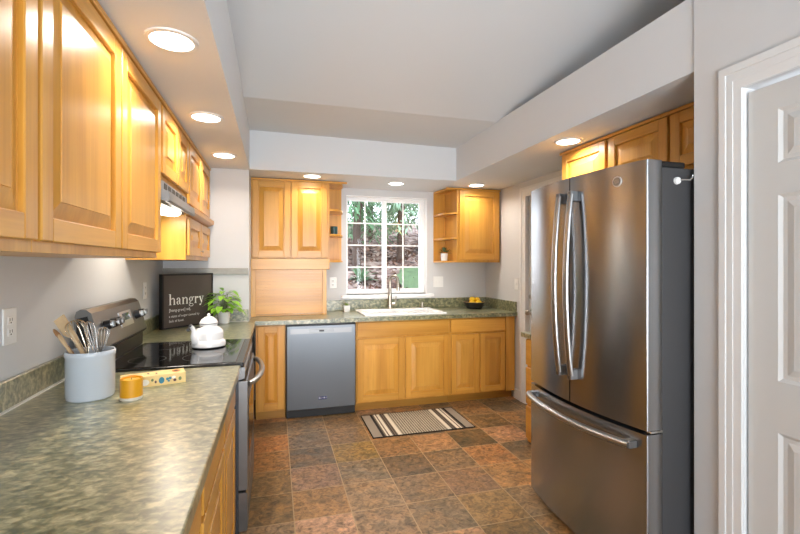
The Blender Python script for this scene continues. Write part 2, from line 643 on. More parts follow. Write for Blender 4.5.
bm = new()
y0, y1 = NY0 + 0.004, NY1 - 0.010
panel_door(bm, XD + 0.012, y0, y1, 0.01, 2.096, [(y0 + 0.10, y0 + 0.355), (y1 - 0.355, y1 - 0.104)],
           [(0.22, 0.812), (1.0, 1.685), (1.80, 2.0)])
dr = struct('door_1', bm, DOORW)
bm = new()
box(bm, XD + 0.002, XD + 0.09, NY1 - 0.001, NY1 + 0.004, 0, NZ)
box(bm, XD + 0.078, XD + 0.1, NY1 - 0.02, NY1, 0, NZ)
box(bm, XD + 0.078, XD + 0.1, NY0, NY1, NZ - 0.02, NZ)
struct('door_stop', bm, WHITE, dr)


def casing(bm, xf, yo0, yo1, yi0, yi1, zi, zo, sgn=-1):
    """door casing on wall face xf: legs and head, stepped profile"""
    for (ins0, ins1, d) in ((0.0, 1.0, 0.012), (0.0, 0.3, 0.018), (0.42, 0.62, 0.0145)):
        def L(o, i, f):
            return o + (i - o) * f
        a0, a1 = L(yo1, yi1, ins0), L(yo1, yi1, ins1)
        b0, b1 = L(yo0, yi0, ins0), L(yo0, yi0, ins1)
        h0, h1 = L(zo, zi, ins0), L(zo, zi, ins1)
        x0, x1 = xf, xf + sgn * d
        for quad in (((a0, 0), (a1, 0), (a1, h1), (a0, h0)), ((b0, 0), (b1, 0), (b1, h1), (b0, h0)), ((a0, h0), (a1, h1), (b1, h1), (b0, h0))):
            loft(bm, [[(x0, p[0], p[1]) for p in quad], [(x1, p[0], p[1]) for p in quad]])


bm = new()
casing(bm, XD, NY0 - 0.086, NY1 + 0.086, NY0, NY1, NZ, NZ + 0.098)
struct('trim_4', bm, WHITE)

# door 2: the white door beyond the sink counter
bm = new()
panel_door(bm, XR + 0.03, DY0 + 0.003, DY1 - 0.003, 0.01, DZ - 0.004, [(DY0 + 0.11, DY0 + 0.36), (DY1 - 0.36, DY1 - 0.11)],
           [(0.22, 0.80), (1.02, 1.66), (1.80, 2.0)])
dr = struct('door_2', bm, DOORW)
bm = new()
xk = XR + 0.03
for z, r in ((0.942, 0.032), (1.10, 0.030)):
    tube(bm, [(xk, DY1 - 0.07, z), (xk - 0.012, DY1 - 0.07, z)], r, 16)
tube(bm, [(xk - 0.01, DY1 - 0.07, 0.942), (xk - 0.04, DY1 - 0.07, 0.942)], 0.013, 12)
struct('door_plates', bm, NICKEL, dr, True)
bm = new()
ball(bm, (xk - 0.058, DY1 - 0.07, 0.942), 0.029, 0.85, 1, 1, 16)
struct('door_knob', bm, NICKEL, dr, True)
bm = new()
tube(bm, [(xk - 0.01, DY1 - 0.07, 1.10), (xk - 0.03, DY1 - 0.07, 1.10)], 0.022, 14)
struct('deadbolt', bm, NICKEL, dr, True)
bm = new()
casing(bm, XR, DY0 - 0.065, DY1 + 0.095, DY0, DY1, DZ, DZ + 0.095)
struct('trim_5', bm, WHITE)
bm = new()
box(bm, XR - 0.015, XR, DY1 + 0.095, 4.17, 0, 0.105, 0.003)
struct('baseboard_right', bm, WHITE)
bm = new()
box(bm, XD - 0.014, XD, NY1 + 0.086, 1.487, 0, 0.105, 0.003)
box(bm, XD - 0.014, XD, -2.6, NY0 - 0.1, 0, 0.105, 0.003)
struct('baseboard_near', bm, WHITE)
# the long ledge on the corner wall
bm = new()
box(bm, XL, -0.232, 4.138, 4.16, 1.338, 1.394, 0.003)
LEDGE = mat('grey_stone_ledge', lin(160, 157, 148), 0.4, noise=0.25, nscale=18)
struct('trim_6', bm, LEDGE)

# ------------------------------------------------------------------ CABINETS


def mapper(face, plane):
    if face == '+x':
        return lambda a, b, d: (plane + d, a, b)
    if face == '-x':
        return lambda a, b, d: (plane - d, a, b)
    return lambda a, b, d: (a, plane - d, b)


def mbox(bm, M, a0, a1, b0, b1, d0, d1, bev=0.0, mi=0):
    p, q = M(a0, b0, d0), M(a1, b1, d1)
    box(bm, p[0], q[0], p[1], q[1], p[2], q[2], bev, mi)


def cab_door(root, face, plane, a0, a1, b0, b1, name='door', st=0.06):
    M = mapper(face, plane)
    H = WX if face == '-y' else WY
    bm = new()
    e = 0.0015
    mbox(bm, M, a0, a0 + st - e, b0, b1, -0.02, 0, 0.003, 0)
    mbox(bm, M, a1 - st + e, a1, b0, b1, -0.02, 0, 0.003, 0)
    mbox(bm, M, a0 + st - e, a1 - st + e, b0, b0 + st, -0.0195, -0.0004, 0.002, 1)
    mbox(bm, M, a0 + st - e, a1 - st + e, b1 - st, b1, -0.0195, -0.0004, 0.002, 1)
    d = obj(name, bm, [WZ, H], root)
    bm = new()
    x0, x1, y0, y1 = a0 + st - 0.004, a1 - st + 0.004, b0 + st - 0.004, b1 - st + 0.004
    k = min(0.042, (x1 - x0) * 0.22)
    loops = [[M(x0 + i, y0 + i, dd), M(x1 - i, y0 + i, dd), M(x1 - i, y1 - i, dd), M(x0 + i, y1 - i, dd)]
             for i, dd in ((0, -0.019), (0, -0.015), (0.009, -0.015), (0.009 + k, -0.0045), (0.0105 + k, -0.0015))]
    loft(bm, loops)
    obj('raised_panel', bm, [WZ], d)
    return d


def drawer_front(root, face, plane, a0, a1, b0, b1, name='drawer_front'):
    M = mapper(face, plane)
    bm = new()
    mbox(bm, M, a0, a1, b0, b1, -0.02, 0, 0.004)
    return obj(name, bm, [WX if face == '-y' else WY], root)


# ---- left run of uppers (fronts at x = -0.545)
XF = -0.545
ZB, ZT = 1.458, 2.268


def left_upper(y0, y1, z0, label, doors, loc=None):
    r = thing('wall_cabinet', label, 'cabinet', (XL, (y0 + y1) / 2, z0))
    obj('carcass', bx(XL + 0.001, XF - 0.021, y0 + 0.001, y1 - 0.001, z0, ZT, 0.001), [WZ], r)
    bm = new()
    box(bm, XF - 0.02, XF + 0.004, y0 + 0.001, y1 - 0.001, 2.246, ZT, 0.003)
    obj('top_molding', bm, [WY], r)
    for d in doors:
        cab_door(r, '+x', XF, *d)
    return r


left_upper(0.05, 1.262, ZB, 'large maple wall cabinet nearest the camera, cut off by the left edge of the photo',
           [(0.08, 0.66, 1.487, 2.236), (0.672, 1.247, 1.487, 2.236)])
left_upper(1.262, 2.43, ZB, 'large maple wall cabinet with two tall raised doors above the utensil crock',
           [(1.264, 1.836, 1.487, 2.236), (1.85, 2.422, 1.487, 2.236)])
left_upper(2.43, 3.165, 1.865, 'short maple wall cabinet directly above the range hood',
           [(2.455, 2.83, 1.892, 2.236), (2.845, 3.155, 1.892, 2.236)])
c = left_upper(3.165, 4.155, ZB, 'maple wall cabinet with four doors and a middle ledge above the sign',
               [(3.185, 3.655, 1.832, 2.236), (3.668, 4.13, 1.832, 2.236)])
for k, (a, b) in enumerate(((3.185, 3.655), (3.668, 4.13))):
    d = cab_door(c, '+x', XF, a, b, 1.487, 1.735)
    bm = new()
    yk = b - 0.03 if k == 0 else a + 0.03
    tube(bm, [(XF, yk, 1.525), (XF + 0.012, yk, 1.525)], 0.005, 10)
    ball(bm, (XF + 0.016, yk, 1.525), 0.009, 1, 1, 1, 10)
    if k == 0:
        kn = obj('knob', bm, [NICKEL], d, True)
    else:
        bm.free()
bm = new()
prism(bm, [(XF - 0.02, 1.75), (XF + 0.028, 1.775), (XF + 0.03, 1.805), (XF - 0.02, 1.822)], 'y', 3.17, 4.15)
obj('ledge', bm, [WY], c)

# ---- range hood
HY0, HY1 = 2.437, 3.158
r = thing('range_hood', 'grey under-cabinet range hood with a lit lamp above the range', 'range hood', (XL, 2.8, 1.73))
bm = new()
box(bm, XL + 0.002, XF - 0.012, HY0, HY1, 1.765, 1.863, 0.003)
obj('housing', bm, [STEEL_GREY], r)
for k in range(6):
    y = HY0 + 0.10 + k * 0.095
    obj('vent_slot', bx(XF - 0.0125, XF - 0.0095, y, y + 0.062, 1.822, 1.852), [SLOT], r)
bm = new()
prism(bm, [(XF - 0.015, 1.812), (XF + 0.032, 1.797), (XF + 0.036, 1.752), (XF + 0.026, 1.742), (XF - 0.02, 1.764)], 'y', HY0, HY1)
obj('visor', bm, [STEEL_GREY], r)
bm = new()
box(bm, XL + 0.02, XF - 0.03, HY0 + 0.01, HY1 - 0.01, 1.752, 1.765)
obj('filter_panel', bm, [mat('hood_filter', (0.35, 0.33, 0.30, 1), 0.35, 0.9)], r)
bm = new()
lathe(bm, [(0.02, 0.0), (0.11, 0.002), (0.12, 0.012), (0.12, 0.02)], (-0.625, 2.90, 1.729), 24, sx=0.62, sy=1.35)
obj('lamp_lens', bm, [mat('hood_lamp', (1, 1, 1, 1), 0.4, emit=(1, 0.93, 0.8, 1), estr=9)], r, True)
l = bpy.data.lights.new('hood_lamp_light', 'AREA')
l.shape = 'DISK'
l.size = 0.16
l.energy = 2.2
l.color = (1, 0.9, 0.75)
lo = bpy.data.objects.new('hood_lamp_light', l)
lo.parent = r
lo.location = (0.295, 0.1, -0.006)
COL.objects.link(lo)

# ---- back wall, left: wall cabinet with end shelf, valance and tambour appliance garage
PF = 4.46
SH = 4.485


def end_shelves(root, xs, xe, zs, zt, name='end_shelf'):
    """quarter-round open shelves from cabinet side xs to xe along the wall"""
    n = 10
    y1 = YW - 0.016
    for z in zs:
        pts = [(xs, y1)]
        for k in range(n + 1):
            a = pi / 2 * k / n
            pts.append((xs + (xe - xs) * cos(a) ** 0.75 if k < n else xs, y1 - (y1 - SH) * sin(a) ** 0.75 if k else y1 - 0.02))
        pts[1] = (xe, y1)
        pts.insert(2, (xe, y1 - 0.02))
        bm = new()
        prism(bm, pts, 'z', z - 0.018, z)
        obj('shelf', bm, [WX], root)
    bm = new()
    box(bm, xs, xe, y1, YW - 0.001, min(zs) - 0.018, zt)
    obj('shelf_back', bm, [WZ], root)


r = thing('wall_cabinet', 'two-door maple wall cabinet left of the window with quarter-round end shelves', 'cabinet', (0.15, YW, 1.485))
obj('carcass', bx(-0.224, 0.532, PF + 0.021, YW - 0.001, 1.487, ZT, 0.001), [WZ], r)
cab_door(r, '-y', PF, -0.212, 0.144, 1.497, 2.247)
cab_door(r, '-y', PF, 0.156, 0.508, 1.497, 2.247)
obj('top_molding', bx(-0.224, 0.71, PF + 0.002, PF + 0.02, 2.25, ZT, 0.002), [WX], r)
end_shelves(r, 0.533, 0.706, [1.466, 1.737, 1.99, 2.268], ZT)
r = thing('appliance_garage', 'maple roll-front appliance garage standing on the counter in the left corner', 'cabinet', (0.15, 4.6, 0.918))
obj('valance', bx(-0.224, 0.532, PF + 0.001, PF + 0.04, 1.374, 1.484, 0.003), [WX], r)
obj('side_panel', bx(-0.224, -0.206, PF + 0.025, YW - 0.02, 0.918, 1.373, 0.001), [WZ], r)
obj('side_panel', bx(0.48, 0.50, PF + 0.025, YW - 0.02, 0.918, 1.373, 0.001), [WZ], r)
obj('post', bx(-0.224, -0.178, PF + 0.004, PF + 0.024, 0.918, 1.373, 0.002), [WZ], r)
obj('post', bx(0.462, 0.502, PF + 0.004, PF + 0.024, 0.918, 1.373, 0.002), [WZ], r)
bm = new()
for k in range(15):
    z = 0.94 + k * 0.0289
    box(bm, -0.178, 0.462, PF + 0.022, PF + 0.032, z, z + 0.0287, 0.0007)
obj('tambour_door', bm, [WX], r)
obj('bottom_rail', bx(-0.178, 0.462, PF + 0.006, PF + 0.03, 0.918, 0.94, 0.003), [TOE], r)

# ---- back wall, right
r = thing('wall_cabinet', 'single-door maple wall cabinet right of the window with open end shelves', 'cabinet', (2.2, YW, 1.447))
obj('carcass', bx(1.935, 2.458, PF + 0.021, YW - 0.001, 1.447, ZT, 0.001), [WZ], r)
cab_door(r, '-y', PF, 1.957, 2.44, 1.478, 2.247, st=0.065)
obj('top_molding', bx(1.80, 2.46, PF + 0.002, PF + 0.02, 2.25, ZT, 0.002), [WX], r)
end_shelves(r, 1.934, 1.792, [1.465, 1.722, 2.0, 2.268], ZT)

# ---- over the fridge
XO = 2.075
r = thing('wall_cabinet', 'three-door maple wall cabinet above the stainless refrigerator', 'cabinet', (XR, 2.2, 1.93))
obj('carcass', bx(XO + 0.021, XR - 0.001, 1.496, 2.862, 1.93, ZT, 0.001), [WZ], r)
for a, b in ((1.51, 1.897), (1.917, 2.362), (2.388, 2.836)):
    cab_door(r, '-x', XO, a, b, 1.95, 2.243)
obj('top_molding', bx(XO - 0.002, XO + 0.02, 1.496, 2.862, 2.248, ZT, 0.003), [WY], r)

# ---- base cabinets on the window wall (fronts at y = 4.15)
BF = 4.15
CB = 0.878     # underside of counter


def base_back(x0, x1, label, hollow=False):
    r = thing('base_cabinet', label, 'cabinet', ((x0 + x1) / 2, 4.5, 0))
    bm = new()
    if hollow:
        box(bm, x0 + 0.001, x1 - 0.001, BF + 0.041, YW - 0.002, 0.085, 0.74)
        box(bm, x0 + 0.001, x1 - 0.001, BF + 0.021, BF + 0.041, 0.085, CB)
    else:
        box(bm, x0 + 0.001, x1 - 0.001, BF + 0.021, YW - 0.002, 0.085, CB, 0.001)
    obj('carcass', bm, [WZ], r)
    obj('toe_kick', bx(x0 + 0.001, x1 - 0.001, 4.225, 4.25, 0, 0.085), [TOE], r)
    return r


r = base_back(-0.17, 0.093, 'narrow single-door maple base cabinet between the range and the dishwasher')
cab_door(r, '-y', BF, -0.152, 0.082, 0.10, 0.866)
r = base_back(0.747, 1.712, 'wide two-door maple base cabinet directly under the sink', True)
drawer_front(r, '-y', BF, 0.758, 1.702, 0.728, 0.868, 'false_front')
cab_door(r, '-y', BF, 0.758, 1.226, 0.1, 0.708)
cab_door(r, '-y', BF, 1.242, 1.702, 0.1, 0.708)
r = base_back(1.712, 2.46, 'maple base cabinet with one drawer and two narrow doors, under the lemon bowl')
drawer_front(r, '-y', BF, 1.724, 2.345, 0.728, 0.868)
cab_door(r, '-y', BF, 1.730, 2.035, 0.1, 0.708, st=0.055)
cab_door(r, '-y', BF, 2.055, 2.342, 0.1, 0.708, st=0.055)
obj('filler_strip', bx(2.352, 2.458, BF + 0.004, BF + 0.02, 0.085, CB - 0.001, 0.001), [WZ], r)

# ---- left base cabinets
XB = -0.19


def base_left(y0, y1, label, fronts):
    r = thing('base_cabinet', label, 'cabinet', (-0.55, (y0 + y1) / 2, 0))
    obj('carcass', bx(XL + 0.002, XB - 0.021, y0 + 0.001, y1 - 0.001, 0.085, CB, 0.001), [WZ], r)
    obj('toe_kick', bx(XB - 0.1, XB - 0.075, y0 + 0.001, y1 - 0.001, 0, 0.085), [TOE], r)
    for (kind, a, b, c0, c1) in fronts:
        (cab_door if kind == 'd' else drawer_front)(r, '+x', XB, a, b, c0, c1)
    return r


base_left(-0.3, 1.30, 'maple base cabinet under the near counter, at the bottom edge of the photo',
          [('d', -0.27, 0.48, 0.1, 0.708), ('d', 0.51, 1.28, 0.1, 0.708), ('w', -0.27, 0.48, 0.728, 0.868), ('w', 0.51, 1.28, 0.728, 0.868)])
base_left(1.30, 2.352, 'maple base cabinet under the near counter, touching the range',
          [('d', 1.32, 1.82, 0.1, 0.708), ('d', 1.835, 2.33, 0.1, 0.708), ('w', 1.32, 1.82, 0.728, 0.868), ('w', 1.835, 2.33, 0.728, 0.868)])
base_left(3.128, 4.158, 'maple corner base cabinet behind the range, under the sign and potted plant',
          [('d', 3.15, 3.6, 0.1, 0.708), ('w', 3.15, 3.6, 0.728, 0.868)])

# ---- small drawer base on the right, beyond the fridge
r = thing('drawer_cabinet', 'small maple drawer cabinet with its own counter beyond the refrigerator', 'cabinet', (2.2, 2.77, 0))
RX = 1.945
obj('carcass', bx(RX + 0.021, XR - 0.002, 2.44, 3.13, 0.0, 0.838, 0.001), [WZ], r)
for b0, b1 in ((0.03, 0.29), (0.31, 0.60), (0.62, 0.825)):
    drawer_front(r, '-x', RX, 2.45, 3.122, b0, b1, 'drawer')
obj('worktop', bx(RX - 0.02, XR - 0.002, 2.42, 3.165, 0.839, 0.878, 0.004), [CTR], r)

# ------------------------------------------------------------------ COUNTERTOPS
ZC = 0.918
r = thing('countertop', 'long mottled green laminate countertop in the foreground before the range', 'countertop', (-0.55, 1.0, CB))
bm = new()
box(bm, XL + 0.001, -0.168, -0.3, 2.358, CB + 0.0005, ZC, 0.005, 0, 2)
obj('worktop', bm, [CTR], r)
obj('backsplash', bx(XL + 0.001, XL + 0.022, -0.3, 2.358, ZC, 1.022, 0.003), [CTR], r)
obj('caulk_line', bx(XL + 0.022, XL + 0.032, -0.3, 2.358, ZC, ZC + 0.006), [CAULK], r)

r = thing('countertop', 'L-shaped mottled green laminate countertop around the corner and along the window wall', 'countertop', (1.1, 4.5, CB))
bm = new()
SX0, SX1, SY0, SY1 = 0.875, 1.655, 4.225, 4.64      # sink cut-out
for a in ((XL + 0.001, -0.168, 3.122, 4.158), ):
    box(bm, a[0], a[1], a[2], a[3], CB + 0.0005, ZC, 0.003)
YE = 4.118
outer = [(-0.168, YE), (XR - 0.001, YE), (XR - 0.001, YW - 0.001), (-0.223, YW - 0.001), (-0.223, 4.16), (-0.168, 4.158)]
# strips around the sink cut-out
box(bm, -0.2235, SX0, YE, YW - 0.001, CB + 0.0005, ZC)
box(bm, SX1, XR - 0.001, YE, YW - 0.001, CB + 0.0005, ZC)
box(bm, SX0, SX1, YE, SY0, CB + 0.0005, ZC)
box(bm, SX0, SX1, SY1, YW - 0.001, CB + 0.0005, ZC)
obj('worktop', bm, [CTR], r)
obj('backsplash', bx(0.53, XR - 0.022, YW - 0.022, YW - 0.001, ZC, 1.030, 0.003), [CTR], r)
obj('backsplash', bx(XR - 0.022, XR - 0.001, YE + 0.01, YW - 0.001, ZC, 1.030, 0.003), [CTR], r)
obj('backsplash', bx(XL + 0.001, XL + 0.022, 3.122, 4.158, ZC, 1.022, 0.003), [CTR], r)
obj('backsplash', bx(XL + 0.022, -0.228, 4.137, 4.159, ZC, 1.024, 0.003), [CTR], r)
obj('caulk_line', bx(-0.6, -0.228, 4.131, 4.137, ZC, ZC + 0.006), [CAULK], r)

# ------------------------------------------------------------------ SINK, FAUCET, DISPENSER
r = thing('sink', 'white double-bowl drop-in sink set into the counter under the window', 'sink', (1.26, 4.45, 0.75))
bm = new()
RZ0, RZ1 = ZC + 0.0005, 0.936
x0, x1, y0, y1 = 0.838, 1.692, 4.172, 4.735
xm = 1.29
for a in ((x0, x1, y0, SY0 + 0.025), (x0, x1, SY1 - 0.025, y1), (x0, SX0 + 0.025, SY0 + 0.02, SY1 - 0.02), (SX1 - 0.025, x1, SY0 + 0.02, SY1 - 0.02)):
    box(bm, a[0], a[1], a[2], a[3], RZ0, RZ1, 0.006, 0, 2)
box(bm, xm - 0.025, xm + 0.025, SY0 + 0.02, SY1 - 0.02, RZ0 - 0.005, RZ1 - 0.006, 0.006, 0, 2)
obj('rim', bm, [SINKW], r, True)
for (a0, a1) in ((SX0 + 0.01, xm - 0.02), (xm + 0.02, SX1 - 0.01)):
    bm = new()
    b0, b1 = SY0 + 0.01, SY1 - 0.01
    lp = [[(a0 + i, b0 + i, z), (a1 - i, b0 + i, z), (a1 - i, b1 - i, z), (a0 + i, b1 - i, z)] for i, z in ((0, 0.925), (0.012, 0.80), (0.035, 0.765), (0.05, 0.762))]
    loft(bm, lp, True, False, True)
    bo = obj('bowl', bm, [SINKW], r, True)
    bm = new()
    lathe(bm, [(0.04, 0), (0.04, 0.003), (0.02, 0.001)], ((a0 + a1) / 2, (b0 + b1) / 2, 0.763), 20)
    obj('drain', bm, [CHROME], bo, True)

fx, fy = 1.222, 4.69
r = thing('faucet', 'brushed nickel gooseneck faucet behind the white sink', 'faucet', (fx, fy, 0.936))
bm = new()
lathe(bm, [(0.03, 0), (0.03, 0.006), (0.025, 0.012), (0.023, 0.07), (0.021, 0.16), (0.019, 0.2)], (fx, fy, 0.936), 20)
obj('body', bm, [NICKEL], r, True)
bm = new()
dx, dy = 0.80, -0.6
pts = [(fx, fy, 1.10), (fx, fy, 1.20)]
for k in range(11):
    a = pi * k / 10
    rad = 0.048
    pts.append((fx + dx * (rad - rad * cos(a)), fy + dy * (rad - rad * cos(a)), 1.24 + rad * sin(a) * 1.25))
pts.append((fx + dx * 0.098, fy + dy * 0.098, 1.215))
tube(bm, pts, 0.017, 12)
obj('spout', bm, [NICKEL], r, True)
bm = new()
px, py = fx + dx * 0.098, fy + dy * 0.098
lathe(bm, [(0.013, 0), (0.02, 0.004), (0.018, 0.05), (0.0155, 0.085), (0.013, 0.09)], (px, py, 1.135), 16)
obj('spray_head', bm, [NICKEL], r, True)
bm = new()
tube(bm, [(fx, fy, 0.99), (fx + 0.05, fy - 0.015, 0.99)], 0.0165, 12)
tube(bm, [(fx + 0.05, fy - 0.015, 0.99), (fx + 0.062, fy - 0.018, 1.02), (fx + 0.066, fy - 0.02, 1.075)], [0.009, 0.007, 0.005], 8)
obj('lever', bm, [NICKEL], r, True)
bm = new()
lathe(bm, [(0.017, 0), (0.016, 0.03), (0.011, 0.035), (0.011, 0.06), (0.009, 0.064)], (1.60, 4.69, 0.936), 16)
tube(bm, [(1.60, 4.69, 0.992), (1.60, 4.665, 0.996), (1.60, 4.65, 0.99)], 0.006, 8)
top('soap_dispenser', bm, [NICKEL], (1.60, 4.69, 0.936), 'small nickel soap dispenser on the back right of the sink', 'soap dispenser', smooth=True)

# ------------------------------------------------------------------ text helpers


def font_bm(s, size, extr=0.0, align='LEFT'):
    cu = bpy.data.curves.new('lettering', 'FONT')
    cu.body = s
    cu.size = size
    cu.align_x = align
    cu.extrude = extr
    cu.resolution_u = 3
    ob = bpy.data.objects.new('lettering', cu)
    COL.objects.link(ob)
    bpy.context.view_layer.update()
    me = ob.to_mesh()
    bm = new()
    bm.from_mesh(me)
    ob.to_mesh_clear()
    bpy.data.objects.remove(ob)
    bpy.data.curves.remove(cu)
    return bm


def place(bm, o, u, v):
    o, u, v = Vector(o), Vector(u).normalized(), Vector(v).normalized()
    n = u.cross(v)
    for q in bm.verts:
        q.co = o + u * q.co.x + v * q.co.y + n * q.co.z
    return bm


# ------------------------------------------------------------------ DISHWASHER
r = thing('dishwasher', 'stainless dishwasher between the narrow cabinet and the sink cabinet', 'dishwasher', (0.42, 4.45, 0))
obj('tub', bx(0.098, 0.742, BF + 0.0105, 4.78, 0.10, 0.872), [BLACK], r)
bm = new()
dxa, dxb, dz0, dz1 = 0.101, 0.738, 0.082, 0.862
loft(bm, [[(a, BF - 0.016 - d, z) for a, z in ((dxa + i, dz0 + i), (dxb - i, dz0 + i), (dxb - i, dz1 - i), (dxa + i, dz1 - i))]
          for i, d in ((0, -0.025), (0, 0.0), (0.006, 0.006))])
dd = obj('door', bm, [DWST], r)
bm = new()
box(bm, 0.135, 0.70, BF - 0.0245, BF - 0.0215, 0.785, 0.832)
dp = obj('handle_pocket', bm, [mat('dishwasher_strip', (0.27, 0.27, 0.275, 1), 0.42, 1.0)], dd)
obj('handle_bar', bx(0.30, 0.53, BF - 0.030, BF - 0.0247, 0.796, 0.824, 0.002), [RGST], dd)
obj('display', bx(0.395, 0.44, BF - 0.0325, BF - 0.0302, 0.802, 0.818), [BLACK], dd)
obj('badge', bx(0.388, 0.468, BF - 0.0245, BF - 0.0215, 0.168, 0.196), [mat('blue_badge', lin(38, 44, 92), 0.3)], dd)
bm = place(font_bm('MAYTAG', 0.018, 0, 'CENTER'), (0.428, BF - 0.0249, 0.176), (1, 0, 0), (0, 0, 1))
obj('badge_lettering', bm, [CHROME], dd)
obj('kick_plate', bx(0.101, 0.738, 4.165, 4.18, 0.006, 0.098), [BLACK], r)

# ------------------------------------------------------------------ RANGE
RY0, RY1 = 2.366, 3.114
r = thing('range', 'stainless electric range with black glass top, between the two counters', 'stove', (-0.53, 2.74, 0))
obj('body', bx(XL + 0.03, -0.178, RY0, RY1, 0.02, 0.902, 0.002), [mat('range_side', lin(70, 72, 76), 0.45, 0.5)], r)
bm = new()
box(bm, -0.80, -0.152, RY0 - 0.002, RY1 + 0.002, 0.903, 0.9285, 0.006, 0, 2)
obj('cooktop_rim', bm, [mat('range_black_trim', lin(30, 31, 33), 0.25, 0.3)], r)
bm = new()
box(bm, -0.79, -0.192, RY0 + 0.014, RY1 - 0.014, 0.9287, 0.9312, 0.001)
ct = obj('glass_cooktop', bm, [BGLASS], r)
mat('burner_ring', lin(70, 70, 72), 0.3)
for (cx_, cy_, rad) in ((-0.36, 2.56, 0.11), (-0.36, 2.93, 0.085), (-0.64, 2.56, 0.085), (-0.64, 2.93, 0.105)):
    bm = new()
    n = 40
    rings = [[bm.verts.new((cx_ + q * cos(2 * pi * k / n), cy_ + q * sin(2 * pi * k / n), 0.9315)) for k in range(n)] for q in (rad, rad + 0.0025)]
    for k in range(n):
        bm.faces.new((rings[0][k], rings[0][(k + 1) % n], rings[1][(k + 1) % n], rings[1][k]))
    obj('burner_ring', bm, [MATS['burner_ring']], ct)
bm = new()
prism(bm, [(-0.178, 0.84), (-0.15, 0.845), (-0.146, 0.895), (-0.152, 0.9025), (-0.178, 0.9025)], 'y', RY0, RY1)
obj('front_rail', bm, [RGST], r)
bm = new()
pr = [(-0.178, 0.275), (-0.142, 0.275), (-0.136, 0.285), (-0.136, 0.822), (-0.142, 0.832), (-0.178, 0.832)]
prism(bm, pr, 'y', RY0 + 0.003, RY1 - 0.003)
od = obj('oven_door', bm, [RGST], r)
obj('oven_window', bx(-0.1365, -0.134, RY0 + 0.12, RY1 - 0.12, 0.40, 0.70), [BGLASS], od)
bm = new()
pts = []
for k in range(15):
    t = k / 14
    pts.append((-0.137 + 0.062 * sin(pi * t) ** 0.55, RY0 + 0.05 + (RY1 - RY0 - 0.10) * t, 0.805))
tube(bm, pts, 0.0155, 10)
obj('handle', bm, [STEELH], od, True)
bm = new()
prism(bm, [(-0.178, 0.065), (-0.142, 0.065), (-0.136, 0.075), (-0.136, 0.25), (-0.144, 0.262), (-0.178, 0.262)], 'y', RY0 + 0.003, RY1 - 0.003)
obj('storage_drawer', bm, [RGST], r)
# back guard
bm = new()
prof = [(-0.895, 0.904), (-0.895, 1.185), (-0.888, 1.207), (-0.872, 1.217), (-0.848, 1.215), (-0.828, 1.198), (-0.782, 1.030), (-0.806, 1.008), (-0.808, 0.93), (-0.80, 0.904)]
prism(bm, prof, 'y', RY0 + 0.002, RY1 - 0.002)
bgd = obj('back_guard', bm, [RGST], r)
bm = new()
prism(bm, [(-0.886, 0.94), (-0.886, 1.175), (-0.842, 1.185), (-0.806, 1.03), (-0.818, 1.0), (-0.818, 0.94)], 'y', RY0 - 0.002, RY0 + 0.003)
obj('end_cap', bm, [BLACK], bgd)
bm = new()
prism(bm, [(-0.8065, 0.932), (-0.8045, 1.006), (-0.781, 1.028), (-0.779, 1.024), (-0.801, 1.004), (-0.803, 0.932)], 'y', RY0 + 0.012, RY1 - 0.012)
obj('lower_panel', bm, [BLACK], bgd)


def on_guard(z, off=0.0):
    t = (1.198 - z) / (1.198 - 1.03)
    return -0.828 + 0.046 * t + off


for y in (2.487, 2.575, 2.63, 2.975, 3.06):
    z = 1.125
    x = on_guard(z)
    bm = new()
    nx, nz = 0.965, 0.26
    tube(bm, [(x, y, z), (x + nx * 0.028, y, z + nz * 0.028)], [0.026, 0.022], 16)
    kn = obj('control_knob', bm, [mat('knob_dark', lin(40, 41, 44), 0.35, 0.3) if 'knob_dark' not in MATS else MATS['knob_dark']], bgd, True)
    bm = new()
    tube(bm, [(x + nx * 0.028, y, z + nz * 0.028), (x + nx * 0.033, y, z + nz * 0.033)], [0.018, 0.016], 16)
    box(bm, x + nx * 0.03, x + nx * 0.046, y - 0.004, y + 0.004, z + nz * 0.038 - 0.016, z + nz * 0.038 + 0.016, 0.002)
    obj('knob_face', bm, [STEELH], kn, True)
bm = new()
z0, z1 = 1.085, 1.165
loft(bm, [[(on_guard(z0, o), 2.70 - o * 0, z0), (on_guard(z0, o), 2.90, z0), (on_guard(z1, o), 2.90, z1), (on_guard(z1, o), 2.70, z1)] for o in (0.0, 0.003)])
dsp = obj('display_panel', bm, [mat('display_frame', (0.55, 0.55, 0.56, 1), 0.3, 0.9)], bgd)
bm = new()
ca, cb = 1.118, 1.155
loft(bm, [[(on_guard(ca, q), 2.745, ca), (on_guard(ca, q), 2.855, ca), (on_guard(cb, q), 2.855, cb), (on_guard(cb, q), 2.745, cb)] for q in (0.0031, 0.0046)])
obj('clock_window', bm, [BGLASS], bgd)

# ------------------------------------------------------------------ REFRIGERATOR
FY0, FY1 = 1.512, 2.40
FM = (FY0 + FY1) / 2
r = thing('refrigerator', 'large stainless French-door refrigerator with bottom freezer drawer', 'refrigerator', (1.9, FM, 0))
FXB = 1.615


def fx_at(y):
    t = (y - FY0) / (FY1 - FY0) * 2 - 1
    return 1.532 - 0.052 * (1 - t * t)


